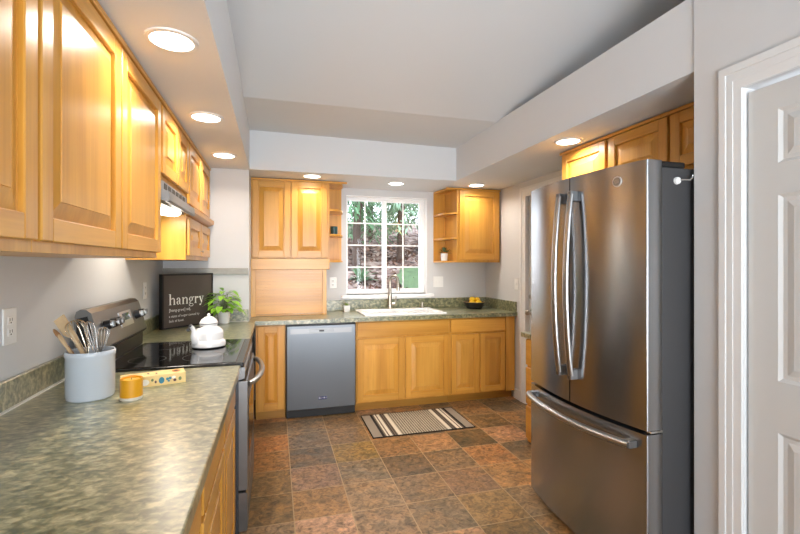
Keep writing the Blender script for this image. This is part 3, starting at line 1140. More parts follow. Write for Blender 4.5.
def fr_door(y0, y1, z0, z1, round0, round1):
    pts = []
    n = 16
    rr_ = 0.012
    if round0:
        for k in range(5):
            a = pi / 2 * k / 4
            pts.append((fx_at(y0 + rr_) + rr_ - rr_ * sin(a), y0 + rr_ - rr_ * cos(a)))
    else:
        pts.append((fx_at(y0), y0))
    ya, yb = (y0 + rr_ if round0 else y0), (y1 - rr_ if round1 else y1)
    for k in range(1, n):
        y = ya + (yb - ya) * k / n
        pts.append((fx_at(y), y))
    if round1:
        for k in range(5):
            a = pi / 2 * k / 4
            pts.append((fx_at(y1 - rr_) + rr_ - rr_ * cos(a), y1 - rr_ + rr_ * sin(a)))
    else:
        pts.append((fx_at(y1), y1))
    pts += [(FXB - 0.004, y1), (FXB - 0.004, y0)]
    bm = new()
    prism(bm, pts, 'z', z0, z1)
    return bm


obj('cabinet_body', bx(FXB, 2.33, FY0 + 0.004, FY1 - 0.004, 0.03, 1.852, 0.004), [FRSIDE], r)
obj('gasket', bx(FXB - 0.012, FXB + 0.001, FY0 + 0.012, FY1 - 0.012, 0.06, 1.845), [BLACK], r)
obj('base_grille', bx(1.60, 1.72, FY0 + 0.01, FY1 - 0.01, 0.0, 0.05), [BLACK], r)
d1 = obj('door', fr_door(FM + 0.004, FY1, 0.712, 1.880, False, True), [STEEL], r, True, 40)
d2 = obj('door', fr_door(FY0, FM - 0.004, 0.712, 1.880, True, False), [STEEL], r, True, 40)
d3 = obj('freezer_drawer', fr_door(FY0, FY1, 0.05, 0.694, True, True), [STEEL], r, True, 40)
obj('hinge_cover', bx(FXB - 0.05, FXB + 0.13, FY0 + 0.004, FY0 + 0.085, 1.853, 1.878, 0.004), [BLACK], r)
obj('hinge_cover', bx(FXB - 0.05, FXB + 0.13, FY1 - 0.085, FY1 - 0.004, 1.853, 1.878, 0.004), [BLACK], r)
obj('hinge', bx(FXB - 0.06, FXB + 0.004, FY0 + 0.003, FY0 + 0.04, 0.697, 0.709, 0.002), [CHROME], r)
for d, yy in ((d1, FM + 0.048), (d2, FM - 0.048)):
    bm = new()
    fxx = fx_at(yy)
    pts, n = [], 22
    for k in range(n + 1):
        t = k / n
        pts.append((fxx - 0.030 - 0.032 * sin(pi * t) ** 0.8, yy, 0.862 + (1.785 - 0.862) * t))
    tube(bm, pts, 0.0185, 12, flat=0.7)
    hd = obj('handle', bm, [STEELH], d, True, 60)
    for z in (0.87, 1.776):
        bm = new()
        box(bm, fxx - 0.042, fxx + 0.002, yy - 0.014, yy + 0.014, z - 0.028, z + 0.026, 0.003)
        obj('handle_mount', bm, [RGST], hd)
bm = new()
pts, n = [], 26
for k in range(n + 1):
    t = k / n
    y = FY0 + 0.055 + (FY1 - FY0 - 0.11) * t
    pts.append((fx_at(y) - 0.034 - 0.028 * sin(pi * t) ** 0.7, y, 0.642))
tube(bm, pts, 0.019, 12, flat=0.85)
hd = obj('handle', bm, [STEELH], d3, True, 60)
for y in (FY0 + 0.062, FY1 - 0.062):
    bm = new()
    box(bm, fx_at(y) - 0.04, fx_at(y) + 0.002, y - 0.02, y + 0.02, 0.626, 0.658, 0.003)
    obj('handle_mount', bm, [RGST], hd)
# round badge
by_, bz_ = 1.652, 1.806
bm = new()
xb = fx_at(by_)
sl = (fx_at(by_ + 0.01) - fx_at(by_ - 0.01)) / 0.02
nb = Vector((-1, sl, 0)).normalized()
ub = Vector((-nb.y, nb.x, 0)).normalized()
if ub.y > 0:
    ub = -ub
c0 = Vector((xb, by_, bz_))
tube(bm, [c0, c0 + nb * 0.004], [0.024, 0.023], 24)
bd = obj('badge', bm, [mat('badge_ring', (0.7, 0.7, 0.7, 1), 0.35, 0.6)], d2, True)
bm = new()
tube(bm, [c0 + nb * 0.004, c0 + nb * 0.0046], [0.0195, 0.0195], 24)
obj('badge_disc', bm, [mat('badge_grey', (0.28, 0.28, 0.28, 1), 0.4, 0.8)], bd, True)
bm = place(font_bm('GE', 0.022, 0, 'CENTER'), c0 + nb * 0.0052 - Vector((0, 0, 0.0078)), ub, (0, 0, 1))
obj('badge_lettering', bm, [mat('badge_silver', (0.45, 0.45, 0.45, 1), 0.4, 0.9)], bd)
# hook on the fridge side
hk = thing('magnetic_hook', 'small white magnetic hook on the dark side of the refrigerator', 'hook', (1.695, FY0 + 0.004, 1.795))
hy = FY0 + 0.004
bm = new()
tube(bm, [(1.695, hy, 1.795), (1.695, hy - 0.01, 1.795)], [0.0165, 0.015], 20)
ball(bm, (1.695, hy - 0.01, 1.795), 0.012, 1, 0.6, 1, 14)
obj('magnet', bm, [PLATE], hk, True)
bm = new()
tube(bm, [(1.695, hy - 0.018, 1.795), (1.715, hy - 0.02, 1.797), (1.742, hy - 0.024, 1.797), (1.752, hy - 0.026, 1.806), (1.754, hy - 0.028, 1.818)], 0.0035, 8)
obj('prong', bm, [CHROME], hk, True)

# ------------------------------------------------------------------ RECESSED LIGHTS
DIFF = mat('lamp_diffuser', (1, 1, 1, 1), 0.5, emit=(1.0, 0.94, 0.86, 1), estr=7.0)
for (x, y, lab, pw) in ((-0.374, 1.825, 'large round recessed ceiling light above the near counter', 0.9), (-0.38, 2.727, 'round recessed ceiling light in front of the hood cabinet', 0.85),
                    (-0.38, 3.64, 'round recessed ceiling light on the left soffit nearest the corner wall', 0.6), (0.342, 4.27, 'round recessed ceiling light before the wall cabinet left of the window', 0.5),
                    (1.219, 4.42, 'round recessed ceiling light directly above the window and sink', 0.9), (2.07, 4.28, 'round recessed ceiling light before the wall cabinet right of the window', 0.55),
                    (1.936, 2.577, 'round recessed ceiling light above the refrigerator', 1.2)):
    r = thing('recessed_light', lab, 'ceiling light', (x, y, ZS), 'recessed ceiling lights in the soffits')
    bm = new()
    n = 36
    for (ra_, za), (rb_, zb) in (((0.093, 0.0), (0.091, -0.006)), ((0.091, -0.006), (0.076, -0.008)), ((0.076, -0.008), (0.074, -0.002))):
        A = [bm.verts.new((x + ra_ * cos(2 * pi * k / n), y + ra_ * sin(2 * pi * k / n), ZS + za)) for k in range(n)]
        B = [bm.verts.new((x + rb_ * cos(2 * pi * k / n), y + rb_ * sin(2 * pi * k / n), ZS + zb)) for k in range(n)]
        for k in range(n):
            bm.faces.new((A[k], A[(k + 1) % n], B[(k + 1) % n], B[k]))
    obj('trim_ring', bm, [WHITE], r, True)
    bm = new()
    lathe(bm, [(0.0755, -0.001), (0.075, -0.005), (0.05, -0.0065), (0.01, -0.007)], (x, y, ZS), n)
    obj('diffuser', bm, [DIFF], r, True)
    l = bpy.data.lights.new('downlight', 'AREA')
    l.shape = 'DISK'
    l.size = 0.13
    l.energy = LAMP_W * pw
    l.color = LAMP_COL
    l.spread = radians(150)
    lo = bpy.data.objects.new('downlight', l)
    lo.parent = r
    lo.location = (0, 0, -0.012)
    COL.objects.link(lo)

# ------------------------------------------------------------------ OUTLETS AND SWITCHES


def plate(M, a, b, w, h, kind, label, cat):
    p = M(a, b, 0)
    r = thing('wall_outlet' if kind == 'outlet' else 'light_switch', label, cat, p)
    bm = new()
    mbox(bm, M, a - w / 2, a + w / 2, b - h / 2, b + h / 2, 0.0003, 0.006, 0.002)
    obj('cover_plate', bm, [PLATE], r)
    if kind == 'outlet':
        for db in (-0.021, 0.021):
            bm = new()
            mbox(bm, M, a - 0.017, a + 0.017, b + db - 0.015, b + db + 0.015, 0.006, 0.008, 0.001)
            so = obj('socket', bm, [PLATE], r)
            bm = new()
            for da in (-0.007, 0.007):
                mbox(bm, M, a + da - 0.0014, a + da + 0.0014, b + db - 0.003, b + db + 0.008, 0.008, 0.0085)
            mbox(bm, M, a - 0.003, a + 0.003, b + db - 0.011, b + db - 0.006, 0.008, 0.0085)
            obj('slots', bm, [SLOT], so)
    else:
        n = max(1, round(w / 0.07))
        for k in range(n):
            aa = a + (k - (n - 1) / 2) * 0.046
            bm = new()
            mbox(bm, M, aa - 0.006, aa + 0.006, b - 0.012, b + 0.012, 0.006, 0.012, 0.002)
            obj('toggle', bm, [PLATE], r)


plate(mapper('+x', XL), 1.897, 1.207, 0.082, 0.13, 'outlet', 'white wall outlet above the near counter, left of the utensil crock', 'outlet')
plate(mapper('+x', XL), 3.60, 1.235, 0.075, 0.12, 'outlet', 'white wall outlet between the range back and the sign', 'outlet')
plate(mapper('-y', YW), 0.615, 1.222, 0.075, 0.12, 'outlet', 'white wall outlet between the appliance garage and the window', 'outlet')
plate(mapper('-y', YW), 1.852, 1.22, 0.125, 0.125, 'switch', 'white double light switch on the wall right of the window', 'light switch')
plate(mapper('-x', XR), 4.135, 1.218, 0.075, 0.12, 'switch', 'white single light switch beside the far white door', 'light switch')

# ------------------------------------------------------------------ SIGN
A = Vector((-0.838, 3.765, ZC))
B = Vector((-0.520, 4.122, ZC))
U = (B - A).normalized()
LEN = (B - A).length
N = Vector((U.y, -U.x, 0))
HS = 0.432
r = thing('framed_sign', 'dark brown sign reading hangry, leaning in the counter corner', 'sign', tuple((A + B) / 2))


def sbox(bm, u0, u1, z0, z1, n0, n1):
    P = lambda u, z, n: tuple(A + U * u + N * n + Vector((0, 0, z)))
    loft(bm, [[P(u0, z0, n0), P(u1, z0, n0), P(u1, z1, n0), P(u0, z1, n0)], [P(u0, z0, n1), P(u1, z0, n1), P(u1, z1, n1), P(u0, z1, n1)]])


bm = new()
sbox(bm, 0.012, LEN - 0.012, 0.012, HS - 0.012, -0.03, -0.004)
obj('board', bm, [mat('sign_brown', lin(78, 68, 62), 0.55, noise=0.06, nscale=8)], r)
bm = new()
for a in ((0, 0.012, 0, HS), (LEN - 0.012, LEN, 0, HS), (0.012, LEN - 0.012, 0, 0.012), (0.012, LEN - 0.012, HS - 0.012, HS)):
    sbox(bm, a[0], a[1], a[2], a[3], -0.04, 0.0)
obj('frame', bm, [mat('sign_black', lin(22, 21, 21), 0.5)], r)

# heavy serif lettering built from strokes


class Pen:
    def __init__(s, bm):
        s.bm, s.x = bm, 0.0

    def poly(s, pts):
        s.bm.faces.new([s.bm.verts.new((p[0] + s.x, p[1], 0)) for p in pts])

    def rect(s, x0, y0, x1, y1):
        s.poly([(x0, y0), (x1, y0), (x1, y1), (x0, y1)])

    def ring(s, cx, cy, rx, ry, tx, ty, a0=0, a1=360, n=22):
        p = []
        for k in range(n + 1):
            a = radians(a0 + (a1 - a0) * k / n)
            p.append(((cx + rx * cos(a), cy + ry * sin(a)), (cx + (rx - tx) * cos(a), cy + (ry - ty) * sin(a))))
        for (o0, i0), (o1, i1) in zip(p, p[1:]):
            s.poly([o0, o1, i1, i0])

    def dot(s, cx, cy, r_):
        s.poly([(cx + r_ * cos(2 * pi * k / 14), cy + r_ * sin(2 * pi * k / 14)) for k in range(14)])


def serif_word():
    bm = new()
    p = Pen(bm)
    T, H = 0.21, 0.06

    def stem(x, top_, foot=True, head=True):
        p.rect(x, 0, x + T, top_)
        if foot:
            p.rect(x - 0.09, 0, x + T + 0.09, H)
        if head:
            p.poly([(x - 0.1, top_ - H), (x, top_ - H), (x, top_)] + [(x - 0.1, top_)])

    def arch(x):
        p.ring(x + 0.33, 0.62, 0.33, 0.38, 0.20, 0.10, 0, 150)
        p.rect(x + 0.455, 0, x + 0.66, 0.64)
        p.rect(x + 0.37, 0, x + 0.75, H)
    # h
    stem(0.1, 1.55)
    arch(0.29)
    p.x += 1.16
    # a
    p.ring(0.32, 0.27, 0.27, 0.29, 0.19, 0.09, 60, 300)
    p.rect(0.44, 0.06, 0.65, 0.70)
    p.ring(0.34, 0.66, 0.31, 0.34, 0.20, 0.09, 0, 150)
    p.dot(0.15, 0.76, 0.11)
    p.rect(0.60, 0, 0.80, H)
    p.x += 0.92
    # n
    stem(0.1, 0.98)
    arch(0.29)
    p.x += 1.16
    # g
    p.ring(0.36, 0.66, 0.33, 0.34, 0.18, 0.06)
    p.ring(0.40, -0.20, 0.38, 0.24, 0.10, 0.08)
    p.ring(0.34, 0.14, 0.26, 0.16, 0.1, 0.1, 90, 260)
    p.ring(0.72, 0.82, 0.14, 0.17, 0.07, 0.07, 60, 180)
    p.dot(0.80, 0.92, 0.085)
    p.x += 0.95
    # r
    stem(0.1, 0.98)
    p.ring(0.50, 0.66, 0.24, 0.33, 0.12, 0.08, 60, 170)
    p.dot(0.60, 0.84, 0.12)
    p.x += 0.80
    # y
    p.poly([(0.02, 0.98), (0.28, 0.98), (0.58, 0.06), (0.42, 0.0)])
    p.poly([(0.70, 0.98), (0.77, 0.98), (0.43, -0.18), (0.34, -0.32), (0.29, -0.28), (0.40, -0.02)])
    p.rect(-0.06, 0.92, 0.38, 0.98)
    p.rect(0.55, 0.92, 0.88, 0.98)
    p.dot(0.22, -0.28, 0.12)
    return bm, p.x + 0.85


bm, wid = serif_word()
sc = 0.325 / wid
for v in bm.verts:
    v.co = v.co * sc
LT = mat('white_lettering', lin(240, 238, 232), 0.5)
place(bm, A + U * 0.058 + N * -0.0032 + Vector((0, 0, 0.187)), U, (0, 0, 1))
obj('headline_lettering', bm, [LT], r)
for txt, z, sz in (('[hang-gree] adj.', 0.134, 0.032), ('a state of anger caused by', 0.088, 0.027), ('lack of food.', 0.05, 0.027)):
    bm = place(font_bm(txt, sz), A + U * 0.058 + N * -0.0032 + Vector((0, 0, z)), U, (0, 0, 1))
    obj('small_lettering', bm, [LT], r)

# ------------------------------------------------------------------ LEAF HELPERS


def leaf(bm, base, d, L, w, droop=0.3, mi=0):
    d = Vector(d).normalized()
    sd = d.cross(Vector((0, 0, 1)))
    if sd.length < 0.05:
        sd = Vector((1, 0, 0))
    sd.normalize()
    up = sd.cross(d).normalized()
    rows = []
    for t, ww in ((0, 0.12), (0.25, 0.8), (0.5, 1.0), (0.78, 0.62), (1.0, 0.04)):
        c_ = Vector(base) + d * L * t - Vector((0, 0, droop * L * t * t))
        rows.append([bm.verts.new(c_ - sd * w * ww + up * 0.25 * w * ww), bm.verts.new(c_), bm.verts.new(c_ + sd * w * ww + up * 0.25 * w * ww)])
    for a_, b_ in zip(rows, rows[1:]):
        for k in range(2):
            bm.faces.new((a_[k], a_[k + 1], b_[k + 1], b_[k])).material_index = mi


SOIL = mat('potting_soil', lin(60, 46, 36), 0.9, bump=0.5, bscale=200)
LEAFG = mat('bright_green_leaf', lin(136, 190, 52), 0.4, noise=0.5, nscale=30)
LEAFD = mat('olive_leaf', lin(92, 108, 62), 0.5, noise=0.35, nscale=40)
POTW = mat('white_pot', lin(232, 232, 230), 0.35)


def hollow_pot(r, c, r0, r1, h, m, seg=24):
    bm = new()
    lathe(bm, [(r0 * 0.9, 0), (r0, 0.003), (r1, h), (r1 - 0.004, h + 0.001), (r1 - 0.006, h - 0.012), (0.004, h - 0.0125)], c, seg)
    return obj('pot', bm, [m], r, True)


pc = (-0.422, 4.045, ZC)
r = thing('potted_plant', 'leafy bright green plant in a white pot between the sign and the corner wall', 'plant', pc)
hollow_pot(r, pc, 0.043, 0.05, 0.098, POTW)
bm = new()
lathe(bm, [(0.043, 0), (0.003, 0.004)], (pc[0], pc[1], ZC + 0.088), 16)
obj('soil', bm, [SOIL], r)
bm = new()
rl = random.Random(11)
stems = new()
for k in range(52):
    a = rl.uniform(0, 2 * pi)
    el = rl.uniform(0.05, 1.3)
    rad = rl.uniform(0.03, 0.13) * cos(el * 0.75)
    p1 = Vector((pc[0] + rad * cos(a), min(pc[1] + rad * sin(a), 4.085), ZC + 0.10 + 0.155 * (el / 1.3) + 0.03 * rl.random()))
    tube(stems, [(pc[0] + 0.012 * cos(a), pc[1] + 0.012 * sin(a), ZC + 0.085), (pc[0] + rad * 0.5 * cos(a), min(pc[1] + rad * 0.5 * sin(a), 4.08), p1.z - 0.008), p1], 0.0016, 5)
    dy_ = sin(a) * 0.9
    if p1.y > 4.06:
        dy_ = -abs(dy_) * 0.3
    leaf(bm, p1, (cos(a), dy_, 0.25 + 0.3 * el - 0.3), rl.uniform(0.06, 0.095), rl.uniform(0.021, 0.031), rl.uniform(0.3, 0.8))
for v in bm.verts:
    v.co.y = min(v.co.y, 4.13)
obj('stems', stems, [LEAFD], r)
obj('leaves', bm, [LEAFG], r, True, 60)

sc_ = (0.742, 4.70, ZC)
r = thing('succulent_plant', 'tiny succulent in a small white cube pot left of the sink', 'plant', sc_)
bm = new()
w = 0.034
loft(bm, [[(sc_[0] + sx_ * q, sc_[1] + sy_ * q, sc_[2] + z) for sx_, sy_ in ((-1, -1), (1, -1), (1, 1), (-1, 1))]
          for q, z in ((w * 0.86, 0), (w, 0.066), (w - 0.005, 0.066), (w - 0.006, 0.056))])
obj('pot', bm, [POTW], r)
bm = new()
for ring_, (n, el, L) in enumerate(((9, 0.35, 0.036), (7, 0.8, 0.034), (5, 1.2, 0.028))):
    for k in range(n):
        a = 2 * pi * k / n + ring_
        leaf(bm, (sc_[0], sc_[1], ZC + 0.058), (cos(a) * cos(el), sin(a) * cos(el), sin(el)), L, 0.007, -0.2)
obj('leaves', bm, [mat('succulent_green', lin(140, 160, 80), 0.5, noise=0.3)], r, True, 60)

pc = (1.853, 4.655, 1.465)
r = thing('potted_plant', 'small dark green plant in a white pot on the open shelf right of the window', 'plant', pc)
hollow_pot(r, pc, 0.036, 0.042, 0.085, POTW)
bm = new()
rl = random.Random(5)
for k in range(46):
    a = rl.uniform(0, 2 * pi)
    el = rl.uniform(0.1, 1.4)
    L = rl.uniform(0.055, 0.11)
    b = Vector((pc[0], pc[1], pc[2] + 0.075))
    d = Vector((cos(a) * cos(el), sin(a) * cos(el), sin(el)))
    leaf(bm, b + d * L * 0.4, d, L * 0.6, 0.010, 0.1)
obj('leaves', bm, [mat('shelf_plant_green', lin(78, 98, 58), 0.5, noise=0.35, nscale=40)], r, True, 60)

cc = (0.598, 4.63, 1.737)
r = thing('candle_jar', 'dark teal candle jar on an open shelf left of the window', 'candle', cc)
bm = new()
lathe(bm, [(0.034, 0), (0.037, 0.004), (0.037, 0.085), (0.034, 0.087), (0.033, 0.07), (0.003, 0.069)], cc, 24)
obj('jar', bm, [mat('teal_glaze', lin(38, 74, 78), 0.3)], r, True)
bm = new()
lathe(bm, [(0.0325, 0), (0.002, 0.001)], (cc[0], cc[1], cc[2] + 0.0705), 20)
obj('wax', bm, [mat('pale_wax', lin(214, 206, 190), 0.5)], r)

# ------------------------------------------------------------------ LEMON BOWL
bc = (2.20, 4.60, ZC)
r = thing('fruit_bowl', 'black bowl holding yellow lemons on the right end of the window counter', 'bowl', bc)
bm = new()
lathe(bm, [(0.06, 0), (0.085, 0.004), (0.10, 0.03), (0.122, 0.078), (0.119, 0.08), (0.096, 0.034), (0.07, 0.012), (0.003, 0.010)], bc, 32)
obj('shell', bm, [mat('black_bowl', lin(26, 24, 23), 0.35)], r, True)
bm = new()
lathe(bm, [(0.1225, 0.0775), (0.1235, 0.0805), (0.119, 0.0815), (0.1185, 0.079)], bc, 32, cap0=False, cap1=False)
obj('rim', bm, [mat('bowl_rim_wood', lin(196, 152, 96), 0.4)], r, True)
LEM = mat('lemon_yellow', lin(240, 196, 30), 0.4, noise=0.12, nscale=25, bump=0.15, bscale=260)
for k, (dx_, dy_, dz_, az, lab) in enumerate((
        (-0.045, -0.02, 0.052, 0.4, 'yellow lemon at the left front of the black bowl'), (0.025, -0.045, 0.052, 1.2, 'yellow lemon at the middle front of the black bowl'),
        (0.062, 0.015, 0.054, 2.2, 'yellow lemon at the right of the black bowl'), (-0.005, 0.045, 0.05, 2.8, 'yellow lemon at the back of the black bowl'),
        (-0.022, 0.005, 0.094, 0.1, 'yellow lemon on top of the left of the pile in the black bowl'), (0.035, 0.0, 0.090, 1.7, 'yellow lemon on top of the right of the pile in the black bowl'))):
    bm = new()
    L = []
    for (t, q) in ((-1.0, 0.05), (-0.93, 0.18), (-0.82, 0.42), (-0.5, 0.84), (0, 1.0), (0.5, 0.84), (0.82, 0.42), (0.95, 0.18), (1.0, 0.06)):
        L.append([(0.036 * t, 0.029 * q * cos(2 * pi * j / 14), 0.029 * q * sin(2 * pi * j / 14)) for j in range(14)])
    loft(bm, L)
    o = obj('lemon', bm, [LEM], None, True, 70)
    o.location = (bc[0] + dx_, bc[1] + dy_, bc[2] + dz_ + 0.012)
    o.scale = (1.12, 1.12, 1.12)
    o.rotation_euler = (0, 0.15 * (k % 3 - 1), az)
    tag(o, lab, 'lemon', 'lemons in the black bowl')

# ------------------------------------------------------------------ KETTLE
kc = (-0.385, 2.865, 0.9318)
r = thing('kettle', 'white enamel kettle with black rim standing on the glass cooktop', 'kettle', kc)
bm = new()
lathe(bm, [(0.088, 0.003), (0.096, 0.008), (0.0965, 0.028), (0.089, 0.040), (0.0835, 0.046), (0.083, 0.085), (0.078, 0.100), (0.058, 0.118), (0.050, 0.124), (0.050, 0.139), (0.045, 0.141)], kc, 36)
obj('body', bm, [ENAMEL], r, True)
bm = new()
lathe(bm, [(0.086, 0), (0.0885, 0.0), (0.0935, 0.0045), (0.088, 0.0046)], kc, 36)
lathe(bm, [(0.0505, 0.1385), (0.0535, 0.1395), (0.0535, 0.1425), (0.05, 0.143)], kc, 32)
obj('black_rims', bm, [RIMB], r, True)
bm = new()
lathe(bm, [(0.0525, 0.143), (0.052, 0.147), (0.042, 0.164), (0.024, 0.178), (0.008, 0.183)], kc, 32)
lid = obj('lid', bm, [ENAMEL], r, True)
bm = new()
ball(bm, (kc[0], kc[1], kc[2] + 0.190), 0.0105, 1, 1, 0.95, 14)
obj('lid_knob', bm, [ENAMEL], lid, True)
bm = new()
sdx, sdy = -0.72, -0.70
sp = []
for (d_, z_) in ((0.066, 0.035), (0.090, 0.045), (0.100, 0.075), (0.101, 0.105), (0.110, 0.128), (0.124, 0.140)):
    sp.append((kc[0] + sdx * d_, kc[1] + sdy * d_, kc[2] + z_))
tube(bm, sp, [0.026, 0.024, 0.019, 0.0135, 0.011, 0.0115], 14)
obj('spout', bm, [ENAMEL], r, True)
bm = new()
tube(bm, [(kc[0] + sdx * 0.122, kc[1] + sdy * 0.122, kc[2] + 0.1388), (kc[0] + sdx * 0.1255, kc[1] + sdy * 0.1255, kc[2] + 0.1415)], 0.0122, 14)
obj('spout_lip', bm, [RIMB], r, True)
bm = new()
hp = []
for k in range(17):
    a = pi * k / 16
    # bail folded down over the back left of the kettle
    hp.append((kc[0] + 0.056 * cos(a) * 0.5 - 0.118 * sin(a), kc[1] + 0.056 * cos(a) + 0.05 * sin(a), kc[2] + 0.128 - 0.030 * sin(a)))
tube(bm, hp, 0.0028, 8)
hb = obj('bail_handle', bm, [RIMB], r, True)
bm = new()
tube(bm, hp[6:11], [0.008, 0.0105, 0.011, 0.0105, 0.008], 12)
obj('grip', bm, [BLACK], hb, True)

# ------------------------------------------------------------------ CROCK WITH UTENSILS
cr = (-0.683, 1.95, ZC)
r = thing('utensil_crock', 'large white ceramic utensil crock on the near counter by the wall', 'crock', cr)
bm = new()
lathe(bm, [(0.074, 0), (0.078, 0.004), (0.080, 0.02), (0.080, 0.158), (0.0825, 0.162), (0.0825, 0.178), (0.080, 0.182), (0.076, 0.180), (0.074, 0.16), (0.073, 0.012), (0.003, 0.010)], cr, 44)
obj('vessel', bm, [CERAMIC], r, True)
WSP = mat('spoon_wood', lin(206, 178, 138), 0.55, noise=0.18, nscale=30)
WSD = mat('spoon_wood_dark', lin(158, 118, 78), 0.55, noise=0.18, nscale=30)
WIREG = mat('whisk_wire', (0.75, 0.68, 0.55, 1), 0.25, 1.0)
WIRES = mat('whisk_steel', (0.72, 0.72, 0.72, 1), 0.25, 1.0)
rt = Vector((cos(THETA), -sin(THETA), 0))       # a direction along the counter, roughly sideways
fw = Vector((sin(THETA), cos(THETA), 0))
C0 = Vector(cr)


def tool_line(b, t, zb, zt):
    return C0 + rt * b[0] + fw * b[1] + Vector((0, 0, zb)), C0 + rt * t[0] + fw * t[1] + Vector((0, 0, zt))


def spoon(name, b, t, zt, m, label, flat=False, r0=0.0065):
    p0, p1 = tool_line(b, t, 0.016, zt)
    d = (p1 - p0).normalized()
    r = thing(name, label, 'utensil', tuple(p0), 'utensils standing in the crock')
    bm = new()
    tube(bm, [p0, p0.lerp(p1, 0.5), p0.lerp(p1, 0.78)], [r0 * 0.8, r0, r0], 10)
    obj('handle', bm, [m], r, True)
    bm = new()
    if flat:
        u = d.cross(fw).normalized()
        q = p0.lerp(p1, 0.74)
        hw = 0.021
        n = u.cross(d).normalized()
        lp = []
        for s_, wd in ((0, 0.007), (0.25, hw), (1.0, hw * 1.1)):
            c_ = q.lerp(p1, s_)
            lp.append([c_ - u * wd - n * 0.003, c_ + u * wd - n * 0.003, c_ + u * wd + n * 0.003, c_ - u * wd + n * 0.003])
        loft(bm, lp)
        obj('blade', bm, [m], r)
    else:
        tube(bm, [p0.lerp(p1, q) for q in (0.76, 0.80, 0.86, 0.92, 0.97, 1.0)], [r0, r0 * 1.1, r0 * 1.7, r0 * 2.0, r0 * 1.6, r0 * 0.6], 12, flat=0.5)
        obj('bowl', bm, [m], r, True)


def whisk(b, t, zt, m, rad, L, label):
    p0, p1 = tool_line(b, t, 0.016, zt)
    d = (p1 - p0).normalized()
    u, w = frame_of(d)
    r = thing('whisk', label, 'whisk', tuple(p0), 'utensils standing in the crock')
    neck = p1 - d * L
    bm = new()
    tube(bm, [p0, neck], 0.006, 10)
    obj('handle', bm, [m], r, True)
    bm = new()
    for k in range(6):
        a = pi * k / 6
        e = u * cos(a) + w * sin(a)
        pts = []
        for j in range(17):
            t_ = j / 16
            s_ = sin(pi * t_)
            along = L * (1 - abs(2 * t_ - 1) ** 2.2)
            side = rad * (1 if t_ < 0.5 else -1) * min(1, abs(2 * t_ - 1) * 2.2) * (s_ ** 0.55)
            pts.append(neck + d * along + e * side)
        tube(bm, pts, 0.0011, 5)
    obj('wires', bm, [m], r, True)


spoon('wooden_spoon', (0.058, -0.01), (-0.135, -0.01), 0.262, WSD, 'dark wooden spoon leaning furthest left in the crock', r0=0.0055)
spoon('wooden_spoon', (0.05, -0.03), (-0.108, -0.02), 0.243, WSP, 'pale wooden spoon leaning left at the front of the crock', r0=0.0055)
spoon('wooden_spoon', (0.055, -0.015), (-0.080, 0.005), 0.258, WSP, 'pale thick wooden spoon in front of the large whisk in the crock', r0=0.0065)
spoon('spatula', (0.055, 0.015), (-0.150, 0.035), 0.300, WSP, 'flat wooden spatula standing tallest at the back of the crock', True, r0=0.005)
whisk((0.045, 0.01), (-0.088, 0.025), 0.290, WIREG, 0.043, 0.15, 'large whisk with golden wires on the left of the crock')
whisk((0.04, 0.03), (-0.040, 0.04), 0.285, WIRES, 0.022, 0.15, 'slim steel whisk in the middle of the crock')
whisk((0.01, 0.02), (0.030, 0.03), 0.264, WIRES, 0.026, 0.10, 'small steel whisk on the right of the crock')

# ------------------------------------------------------------------ CANDLE CUP AND PATTERNED BOX
cd = (-0.5243, 1.879, ZC)
r = thing('candle', 'mustard yellow candle with a cream base band beside the utensil crock', 'candle', cd)
bm = new()
lathe(bm, [(0.036, 0), (0.0378, 0.002), (0.038, 0.012)], cd, 32)
obj('base_band', bm, [mat('cream_base', lin(226, 216, 198), 0.5)], r, True)
bm = new()
lathe(bm, [(0.038, 0.0122), (0.038, 0.078), (0.0365, 0.080), (0.0345, 0.079), (0.034, 0.072), (0.003, 0.071)], cd, 32)
obj('cup', bm, [mat('mustard_glaze', lin(226, 160, 28), 0.4, noise=0.06, nscale=20)], r, True)
bm = new()
lathe(bm, [(0.0335, 0), (0.003, 0.0008)], (cd[0], cd[1], ZC + 0.0725), 24)
wx = obj('wax', bm, [mat('yellow_wax', lin(236, 186, 70), 0.45)], r)
bm = new()
tube(bm, [(cd[0], cd[1], ZC + 0.073), (cd[0] + 0.001, cd[1], ZC + 0.08)], 0.0011, 6)
obj('wick', bm, [BLACK], wx)

P0 = Vector((-0.60, 2.012, ZC))
P1 = Vector((-0.372, 2.083, ZC))
bu = (P1 - P0).normalized()
bn = Vector((-bu.y, bu.x, 0))
BL, BW, BH = (P1 - P0).length, 0.085, 0.044
r = thing('gift_box', 'long pale yellow box printed with flowers, lying behind the candle', 'box', tuple((P0 + P1) / 2 + bn * BW / 2))


def bbox_(bm, u0, u1, n0, n1, z0, z1, mi=0):
    P = lambda u, n, z: tuple(P0 + bu * u + bn * n + Vector((0, 0, z)))
    loft(bm, [[P(u0, n0, z0), P(u1, n0, z0), P(u1, n1, z0), P(u0, n1, z0)], [P(u0, n0, z1), P(u1, n0, z1), P(u1, n1, z1), P(u0, n1, z1)]], mi=mi)


bm = new()
bbox_(bm, 0, BL, 0, BW, 0.0, BH)
cart = obj('carton', bm, [mat('box_cream', lin(236, 206, 138), 0.5, noise=0.06, nscale=30)], r)
cols = [mat('print_teal', lin(56, 130, 150), 0.5), mat('print_orange', lin(206, 120, 48), 0.5), mat('print_white', lin(244, 238, 224), 0.5), mat('print_green', lin(120, 132, 84), 0.5), mat('print_plum', lin(100, 62, 66), 0.5)]


